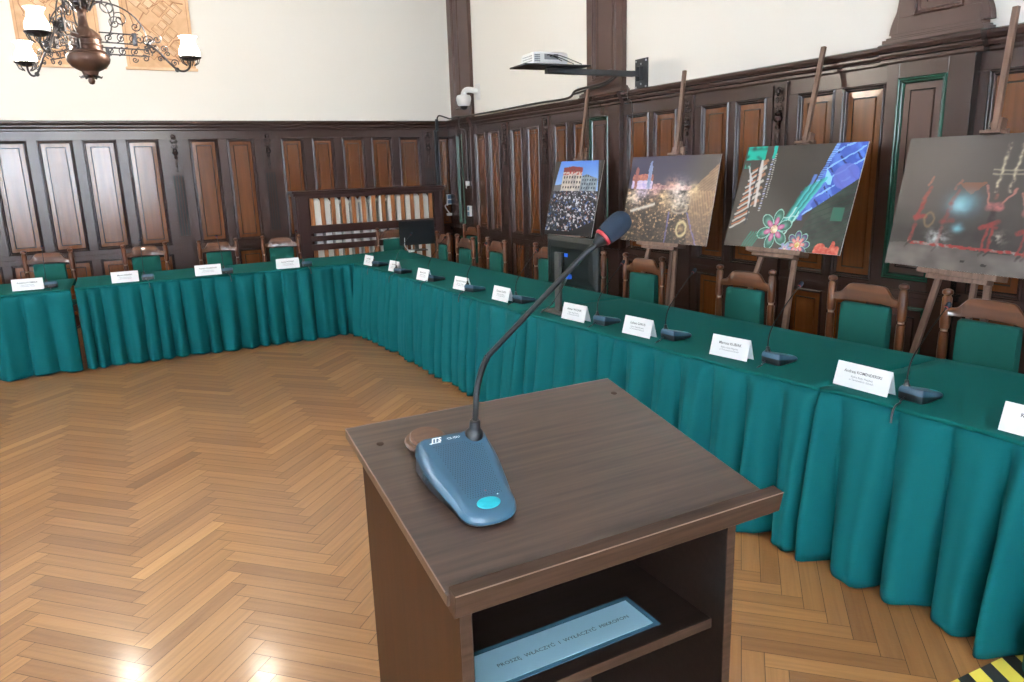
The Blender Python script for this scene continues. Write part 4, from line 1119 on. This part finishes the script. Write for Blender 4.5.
for k in range(ns):
    x = x0 + .16 + .045 + k * (2.0 - .16 - .13 - .09) / (ns-1)
    for z0, z1 in ((1.015, 1.37), (.12, .71)):
        MB().box((x-.026, y0+.012, z0), (x+.026, y0+.034, z1)).build('slat', M_slat, r, smooth=False, bevel=.004)
r = empty('radiator', (3.04, 9.69, 0), 0, 'white column radiator showing through the slats of the wooden cover', 'radiator')
for k in range(13):
    x = -.74 + k * .1235
    m = MB(); rg = []
    for z, i in ((.16, .02), (.18, .004), (.22, 0), (1.28, 0), (1.33, .004), (1.36, .02)):
        rg.append([(x-.043+i, -.075+i, z), (x+.043-i, -.075+i, z), (x+.043-i, .055-i, z), (x-.043+i, .055-i, z)])
    m.loft(rg); m.build('radiator_column', M_rad, r, smooth=False, bevel=.006)
m = MB(); 
for z in (.22, 1.30): m.tube([(-.80, -.01, z), (.80, -.01, z)], .022, 12)
for x in (-.70, .70): m.box((x-.02, -.03, 0), (x+.02, .02, .20))
m.build('pipe', M_rad, r)

# ------------------------------------------------------------------ wall outlets, cables, duct, corner bits
def outlet(W, s, t, z, label, plugs=()):
    r = empty('wall_socket', W @ Vector((s, t, z)), 0, label, 'wall socket', 'double wall sockets in the corner')
    Wl = Matrix.Translation(-(W @ Vector((s, t, z)))) @ W @ Matrix.Translation((s, t, z))
    m = MB(); m.M = Wl; m.box((-.042, 0, -.070), (.042, .035, .070)); m.build('housing', M_white_plastic, r, smooth=False, bevel=.005)
    for dz in (-.034, .034):
        m = MB(); m.M = Wl; m.box((-.028, .0352, dz-.026), (.028, .0375, dz+.026)); m.build('socket_face', M_grey_blue, r, smooth=False, bevel=.002)
    return r
M_grey_blue = mat('blue_grey_cover', (.10, .19, .30), .35)
outlet(Wb, 4.225, T0-.014, 1.255, 'double wall socket on the back panelling, right of the radiator cover')
outlet(Wr, 9.155, T0+.05, 1.115, 'double wall socket on the corner pilaster, left of the right-hand wall panels')
def cable(pts, rad, label, name='cable', m_=None, cat='cable'):
    P = [Vector(p) for p in pts]; out = []
    for i in range(len(P)-1):
        p0 = P[max(i-1, 0)]; p1 = P[i]; p2 = P[i+1]; p3 = P[min(i+2, len(P)-1)]
        for k in range(6):
            t = k/6; out.append(.5*((2*p1) + (p2-p0)*t + (2*p0-5*p1+4*p2-p3)*t*t + (-p0+3*p1-3*p2+p3)*t**3))
    out.append(P[-1])
    o = MB().tube(out, rad, 8).build(name, m_ or M_black); tag(o, label, cat); return o
o = MB(); o.box((4.045, YB-.055, 1.44), (4.085, YB-.03, 2.20)); o.box((4.045, YB-.118, 2.19), (4.085, YB-.03, 2.205)); o.box((4.045, YB-.118, 2.20), (4.085, YB-.092, 2.345)); 
o = o.build('cable_duct', M_black, smooth=False, bevel=.004); tag(o, 'black cable duct running down the back wall in the corner', 'cable duct')
cable([(4.065, 9.735, 2.335), (4.10, 9.74, 2.39), (4.20, 9.75, 2.37), (4.23, 9.65, 2.345), (4.21, 9.45, 2.36), (4.20, 9.25, 2.345), (4.215, 9.0, 2.34)], .010, 'thick black cable looping along the cornice in the corner')
cable([(4.20, 9.30, 2.345), (4.150, 9.19, 2.33), (4.150, 9.185, 2.20), (4.236, 9.18, 2.12), (4.238, 9.175, 1.55), (4.235, 9.17, 1.52)], .008, 'black cable dropping down the corner pilaster to the white plug')
cable([(4.215, 9.0, 2.34), (4.255, 8.2, 2.345), (4.262, 7.3, 2.352), (4.258, 6.7, 2.348), (4.225, 6.5, 2.40), (4.20, 6.2, 2.41), (4.175, 5.9, 2.42), (4.175, 5.72, 2.47), (4.20, 5.62, 2.47)], .012, 'long black cable lying on the right-hand cornice up to the projector arm')
cable([(4.225, 6.55, 2.37), (4.205, 6.25, 2.385), (4.165, 5.95, 2.39), (4.150, 5.75, 2.43), (4.10, 5.60, 2.465)], .010, 'second thick black cable hanging between the tall pilaster foot and the projector arm')
cable([(4.238, 5.655, 2.36), (4.236, 5.655, 2.25), (4.29, 5.655, 2.16), (4.289, 5.65, 1.5), (4.289, 5.645, .9)], .003, 'thin dark cord hanging from the projector wall plate')
r = empty('power_plug', (4.228, 9.17, 1.49), 0, 'white plug hanging above the corner pilaster socket', 'plug')
MB().box((-.02, -.03, -.04), (.018, .03, .02)).build('body', M_white_plastic, r, smooth=False, bevel=.006)
MB().tube([(-.005, .02, -.035), (-.01, .035, -.06), (-.005, .03, -.075)], .006, 8).build('cord', M_white_plastic, r)
r = empty('cable_adapter', (4.19, 9.79, 1.10), 0, 'white plug and curling cord below the socket by the radiator cover', 'plug')
MB().tube(bez((0, 0, .08), (-.10, -.02, .10), (-.02, -.03, 0), (.03, 0, -.05), 12), .008, 8).build('cord', M_white_plastic, r)
MB().box((-.02, -.03, -.07), (.05, .02, -.035)).build('body', M_white_plastic, r, smooth=False, bevel=.006)

# ------------------------------------------------------------------ security camera
r = empty('security_camera', (XR, 8.96, 2.63), 0, 'white dome security camera on a wall bracket beside the corner pilaster', 'camera')
MB().box((-.014, -.08, -.10), (-.001, .05, .10)).build('wall_plate', M_white_plastic, r, smooth=False, bevel=.006)
MB().tube(bez((-.01, -.01, .0), (-.08, .02, .03), (-.14, .14, .07), (-.14, .14, -.04), 12), .036, 16).build('arm', M_white_plastic, r)
MB().lathe([(.03, .0), (.080, -.012), (.093, -.03), (.096, -.06), (.084, -.12), (.074, -.14), (.05, -.145)], 28, (-.14, .14, -.02)).build('housing', M_white_plastic, r)
MB().ball((-.14, .14, -.165), .052, 20, 12, (1, 1, .95)).build('lens_dome', M_black, r)

# ------------------------------------------------------------------ projector and mount
r = empty('projector_mount', (XR, 5.57, 2.455), 0, 'black wall bracket with a long arm and flat shelf holding the projector', 'wall mount')
MB().box((-.010, -.09, -.13), (0, .09, .13)).build('wall_plate', M_dsteel, r, smooth=False, bevel=.002)
for dy, dz in ((-.07, -.11), (-.07, .11), (.07, -.11), (.07, .11), (0, .085), (0, -.085)):
    MB().lathe([(.008, 0), (.008, .006), (.004, .009)], 10, (-.010, dy, dz), (-1, 0, 0)).build('bolt', M_steel, r)
MB().box((-.12, -.020, -.022), (-.010, .020, .022)).box((-.05, -.03, -.06), (-.010, -.022, .06)).box((-.05, .022, -.06), (-.010, .03, .06)).build('elbow', M_dsteel, r, smooth=False, bevel=.002)
MB().box((-1.00, -.025, -.026), (-.09, .025, .020)).build('arm', M_dsteel, r, smooth=False, bevel=.003)
m = MB(); m.M = Matrix.Translation((-1.02, .0, .028)) @ Matrix.Rotation(R_(-4), 4, 'Z')
m.box((-.245, -.15, -.008), (.36, .15, .004)); m.build('shelf', M_dsteel, r, smooth=False, bevel=.002)
r = empty('projector', (3.325, 5.565, 2.488), R_(-4), 'white video projector lying on the black wall-mounted shelf', 'projector')
m = MB(); rg = []
for z, i in ((.0, .012), (.006, .002), (.02, 0), (.075, 0), (.092, .006), (.100, .022), (.102, .06)):
    rg.append([(-.20+i, -.14+i, z), (-.12, -.155+i, z), (.08, -.155+i, z), (.17-i, -.14+i, z), (.175-i, .14-i, z), (-.20+i, .14-i, z)])
m.loft(rg); pr = m.build('housing', M_white_plastic, r, ang=30)
m = MB()
for i in range(4):
    for j in range(4): m.box((-.192+i*.015, -.1555+ (.012-.004*i if False else 0) , .018+j*.016), (-.182+i*.015, -.147, .028+j*.016))
for i in range(8):
    for j in range(3): m.box((-.2010, -.11+i*.028, .022+j*.020), (-.198, -.092+i*.028, .034+j*.020))
m.build('vent', M_grey_plastic, pr, smooth=False)
m = MB(); m.box((-.09, -.1575, .035), (.06, -.152, .080)); m.build('connector_panel', M_grey_plastic, pr, smooth=False)
for k, (x, z) in enumerate(((-.06, .07), (-.03, .06), (.01, .07))):
    MB().tube(bez((x, -.155, z), (x, -.21, z+.01), (x+.12, -.19, .03+.01*k), (x+.24+.05*k, -.10, .012), 12), .004, 8).build('cable', M_black, r)
r_pj = bpy.data.objects['projector']; r_pj.scale = (.84, .84, .95)
r = empty('cable_connector', (4.27, 6.52, 2.375), 0, 'small white connector standing on the cornice left of the tall pilaster', 'connector')
MB().lathe([(.018, 0), (.022, .02), (.016, .06), (.008, .08)], 12, (0, 0, -.012)).build('body', M_white_plastic, r)

# ------------------------------------------------------------------ relief panels on the back wall
def relief(xc, w_, label, seed):
    r = empty('relief_panel', (xc, YB, 2.915), 0, label, 'wall relief', 'terracotta relief panels on the back wall')
    H_ = 1.35; rnd = random.Random(seed)
    MB().box((-w_/2-.02, -.055, -.03), (w_/2+.02, -.001, .0)).build('lower_ledge', M_relief_hi, r, smooth=False, bevel=.006)
    m = MB()
    m.box((-w_/2, -.035, 0), (w_/2, -.001, H_))
    for sx in (-1, 1): m.box((sx*w_/2 - sx*.055, -.045, .03), (sx*w_/2 - sx*.035, -.03, H_))
    C0 = Matrix.Translation((0, 0, .40)) @ Matrix.Rotation(R_(38 if seed == 1 else 42), 4, 'Y')
    for i in range(-4, 5):
        for j in range(-4, 9):
            x, z = i * .118, j * .084
            if rnd.random() < .18: continue
            a, b_ = .100 * rnd.uniform(.7, 1.1), .066 * rnd.uniform(.7, 1.1)
            q = C0 @ Vector((x, 0, z))
            if abs(q.x) > w_/2 - .13 or q.z < .11 or q.z > H_ - .08: continue
            t = rnd.uniform(.014, .030); m.mi = 1 if rnd.random() < .5 else 0; m.M = C0
            m.add([(x-a/2, -.035, z-b_/2), (x+a/2, -.035, z-b_/2), (x+a/2, -.035, z+b_/2), (x-a/2, -.035, z+b_/2), (x-a/2, -.035-t*.4, z-b_/2), (x+a/2, -.035-t*.4, z-b_/2), (x+a/2, -.035-t*.4, z+b_/2), (x-a/2, -.035-t*.4, z+b_/2), (x-a/2, -.035-t, z), (x+a/2, -.035-t, z)],
                    [(0,1,5,4), (1,2,6,9,5), (2,3,7,6), (3,0,4,8,7), (4,5,9,8), (8,9,6,7)])
            m.mi = 2; e_ = .006
            m.add([(x-a/2-e_, -.0362, z-b_/2-e_), (x+a/2+e_, -.0362, z-b_/2-e_), (x+a/2+e_, -.0362, z+b_/2+e_), (x-a/2-e_, -.0362, z+b_/2+e_)], [(0,1,2,3)])
            m.M = Matrix()
    m.mi = 2
    for pts in ([(-w_/2+.06, .95), (-w_/2+.08, .60), (-.20, .30), (-.06, .12), (w_/2-.07, .06)], [(w_/2-.06, .70), (.10, .72), (-.10, .62), (-.24, .40)], [(-.30, 1.1), (-.12, .80), (.18, .95), (.30, 1.2)], [(.0, .1), (.16, .30), (.30, .32)], [(-.2, .5), (.05, .25), (.2, .08)]):
        P = [Vector((max(-w_/2+.06, min(w_/2-.06, a)), -.037, b_)) for a, b_ in pts]; m.tube(P, .0060, 6)
    for sx in (-1, 1): m.box((sx*w_/2 - sx*.033, -.0362, .03), (sx*w_/2 - sx*.028, -.034, H_))
    m.build('carved_panel', [M_relief, M_relief_hi, M_relief_dk], r, smooth=False)
relief(-.275, .80, 'beige carved city relief panel left, behind the chandelier stem', 1)
relief(.715, .72, 'beige carved city relief panel right, behind the lit shade of the chandelier', 2)

# ------------------------------------------------------------------ chandelier
CH = (-.016, 6.30, 0)
r = empty('chandelier', CH, 0, 'wrought iron chandelier with copper body, scrollwork arms and lit opal glass shades', 'chandelier')
prof = [(.003, 2.345), (.016, 2.350), (.023, 2.368), (.019, 2.388), (.028, 2.396), (.044, 2.404), (.050, 2.418), (.054, 2.432), (.064, 2.438), (.088, 2.450), (.114, 2.468), (.133, 2.492), (.141, 2.518), (.134, 2.545), (.116, 2.556), (.120, 2.566), (.104, 2.574),
        (.100, 2.600), (.108, 2.604), (.108, 2.612), (.100, 2.616), (.098, 2.645), (.106, 2.650), (.102, 2.664), (.088, 2.688), (.062, 2.712), (.040, 2.724), (.033, 2.735), (.027, 2.79), (.030, 2.825), (.045, 2.845), (.040, 2.855), (.03, 2.87)]
MB().lathe(prof, 32).build('body', M_bronze, r)
m = MB()
for k in range(6):        # little leaves under the body
    a = k * math.pi/3
    m.tube([(.02*math.cos(a), .02*math.sin(a), 2.398), (.045*math.cos(a), .045*math.sin(a), 2.400), (.066*math.cos(a), .066*math.sin(a), 2.392), (.074*math.cos(a), .074*math.sin(a), 2.402)], [.006, .010, .007, .002], 6)
m.build('leaf_ring', M_iron, r)
m = MB(); m.lathe([(.03, 2.86), (.062, 2.88), (.070, 2.94), (.060, 3.0), (.035, 3.03), (.02, 3.06), (.014, 3.3), (.014, 4.55), (.06, 4.60), (.09, 4.66), (.09, ZC)], 20)
m.build('stem', M_iron, r)
m = MB()
for k in range(8):
    a = k*math.pi/4
    pts = [((.05+.045*math.sin(t*math.pi))*math.cos(a), (.05+.045*math.sin(t*math.pi))*math.sin(a), 2.84+.22*t) for t in [i/8 for i in range(9)]]
    m.tube(pts, .008, 6)
m.build('stem_leaves', M_iron, r)
def spiral(cx, cz, r0, turns, start, sgn=1, n=26, decay=.88):
    out = []
    for i in range(n+1):
        f = i/n; a = start + sgn*turns*2*math.pi*f; rr = r0*(1-decay*f)
        out.append((cx + rr*math.cos(a), 0, cz + rr*math.sin(a)))
    return out
def arm(ang, lit, dz=0):
    A = Matrix.Translation((0, 0, dz)) @ Matrix.Rotation(R_(ang), 4, 'Z')
    ar = MB(); ar.M = A
    RAD = .67
    # twin horizontal bands with scroll filling
    for z0, xe in ((2.555, .40), (2.600, .40), (2.635, .33), (2.700, .33)): ar.tube([(.09, 0, z0), (xe, 0, z0 - .010)], .0046, 6)
    ar.box((.300, -.014, 2.615), (.330, .014, 2.700)); ar.box((.118, -.014, 2.535), (.140, .014, 2.600))
    o_ = ar.build('arm', M_iron, r)
    sc_ = MB(); sc_.M = A
    for k in range(3):
        cx = .150 + k*.078
        for cz in (2.574, 2.664):
            sc_.tube(spiral(cx, cz, .029, 1.4, math.pi/2 if k % 2 else -math.pi/2, 1 if k % 2 else -1), .0036, 5)
            sc_.tube(bez((cx-.03, 0, cz-.03), (cx, 0, cz-.03), (cx, 0, cz+.03), (cx+.035, 0, cz+.03), 8), .0036, 5)
    for cx, cz, r0 in ((.20, 2.765, .052), (.40, 2.655, .040), (.43, 2.595, .032), (.50, 2.60, .026), (.385, 2.58, .028), (.56, 2.505, .028), (.47, 2.53, .022)):
        sc_.tube(spiral(cx, cz, r0, 1.5, -.4, 1), .0038, 5)
        sc_.ball((cx, 0, cz), .006, 8, 6)
    sc_.tube(bez((.02, 0, 2.90), (.26, 0, 2.93), (.40, 0, 2.80), (.40, 0, 2.63), 20), .0050, 6)
    sc_.tube(spiral(.17, 2.87, .060, 1.4, 1.2, 1), .0045, 6)
    sc_.tube(bez((.12, 0, 3.05), (.22, 0, 2.92), (.30, 0, 3.05), (.22, 0, 3.12), 16), .0045, 6)
    for i in range(8):      # ribbon collar
        a = i*math.pi/4; sc_.tube([(.40, .0, 2.60), (.41+.02*math.cos(a), .022*math.sin(a), 2.63+.03*math.cos(a)), (.42, 0, 2.66)], .0045, 5)
    for cx, cz, r0, st in ((.235, 2.79, .050, 2.2), (.33, 2.745, .034, .4), (.46, 2.665, .030, 1.0), (.30, 2.52, .020, .2), (.37, 2.53, .026, 2.6), (.345, 2.66, .030, .9), (.52, 2.565, .018, 3)):
        sc_.tube(spiral(cx, cz, r0, 1.35, st, -1), .0040, 5)
    for k in range(9):
        a = k*.7; sc_.tube(bez((.40, 0, 2.62), (.40+.05*math.cos(a), .03*math.sin(a*1.7), 2.62+.05*math.sin(a)), (.42+.05*math.cos(a), .045*math.sin(a*1.7), 2.63+.04*math.sin(a)), (.41+.02*math.cos(a), .02*math.sin(a*1.3), 2.61+.06*math.sin(a)), 8), .0042, 5)
    sc_.tube(bez((.08, .02, 2.88), (.16, .03, 2.98), (.22, .02, 2.72), (.14, .02, 2.68), 16), .0055, 6)
    sc_.tube(bez((.08, -.02, 2.92), (.20, -.03, 3.02), (.24, -.02, 2.80), (.17, -.02, 2.74), 16), .0050, 6)
    sc_.build('scrollwork', M_iron, o_)
    # curved lamp branch
    br = MB(); br.M = A
    br.tube(bez((.40, 0, 2.62), (.47, 0, 2.60), (.50, 0, 2.52), (.565, 0, 2.465), 12) + bez((.565, 0, 2.465), (.61, 0, 2.430), (RAD, 0, 2.45), (RAD, 0, 2.525), 12)[1:], .0075, 8)
    br.ball((.572, 0, 2.458), .017, 10, 8)
    br.build('lamp_branch', M_iron, o_)
    g = MB(); g.M = A
    g.lathe([(.010, 2.520), (.045, 2.528), (.074, 2.540), (.080, 2.550), (.076, 2.552), (.040, 2.540), (.01, 2.532)], 24, (RAD, 0, 0))
    for i in range(10):
        a = i*math.pi/5; g.tube([(RAD+.030*math.cos(a), .030*math.sin(a), 2.490), (RAD+.055*math.cos(a), .055*math.sin(a), 2.505), (RAD+.068*math.cos(a), .068*math.sin(a), 2.540)], .0035, 5)
    g.build('gallery', M_iron, o_)
    s = MB(); s.M = A
    s.lathe([(.066, 2.550), (.072, 2.570), (.070, 2.600), (.055, 2.630), (.046, 2.655), (.050, 2.675), (.064, 2.692), (.062, 2.693), (.047, 2.676), (.043, 2.655), (.050, 2.628), (.064, 2.60), (.064, 2.572), (.055, 2.556), (.001, 2.552)], 28, (RAD, 0, 0))
    s.build('glass_shade', M_glass_lit if lit else M_glass_dim, r)
arm(-4, True); arm(128, True); arm(248, False, .035)
for a, lit in ((-4, 1), (128, 1)):
    l = bpy.data.lights.new('chandelier_bulb', 'POINT'); l.energy = 90; l.color = (1, .90, .76); l.shadow_soft_size = .06
    o = bpy.data.objects.new('chandelier_bulb', l); COL.objects.link(o)
    o.location = (CH[0] + .67*math.cos(R_(a)), CH[1] + .67*math.sin(R_(a)), 2.74)

# ------------------------------------------------------------------ hazard tape on the floor
r = empty('hazard_tape', (2.30, 1.06, 0), R_(-3), 'yellow and black striped hazard tape on the floor at the lower right', 'floor tape')
MB().box((-.42, -.115, .0003), (.40, .115, .0022)).build('yellow_strip', M_yel, r, smooth=False)
for k in range(7):
    x = -.40 + k*.115
    MB().add([(x, -.115, .0028), (x+.055, -.115, .0028), (x+.155, .115, .0028), (x+.10, .115, .0028)], [(0,1,2,3)]).build('black_stripe', M_blk, r, smooth=False)
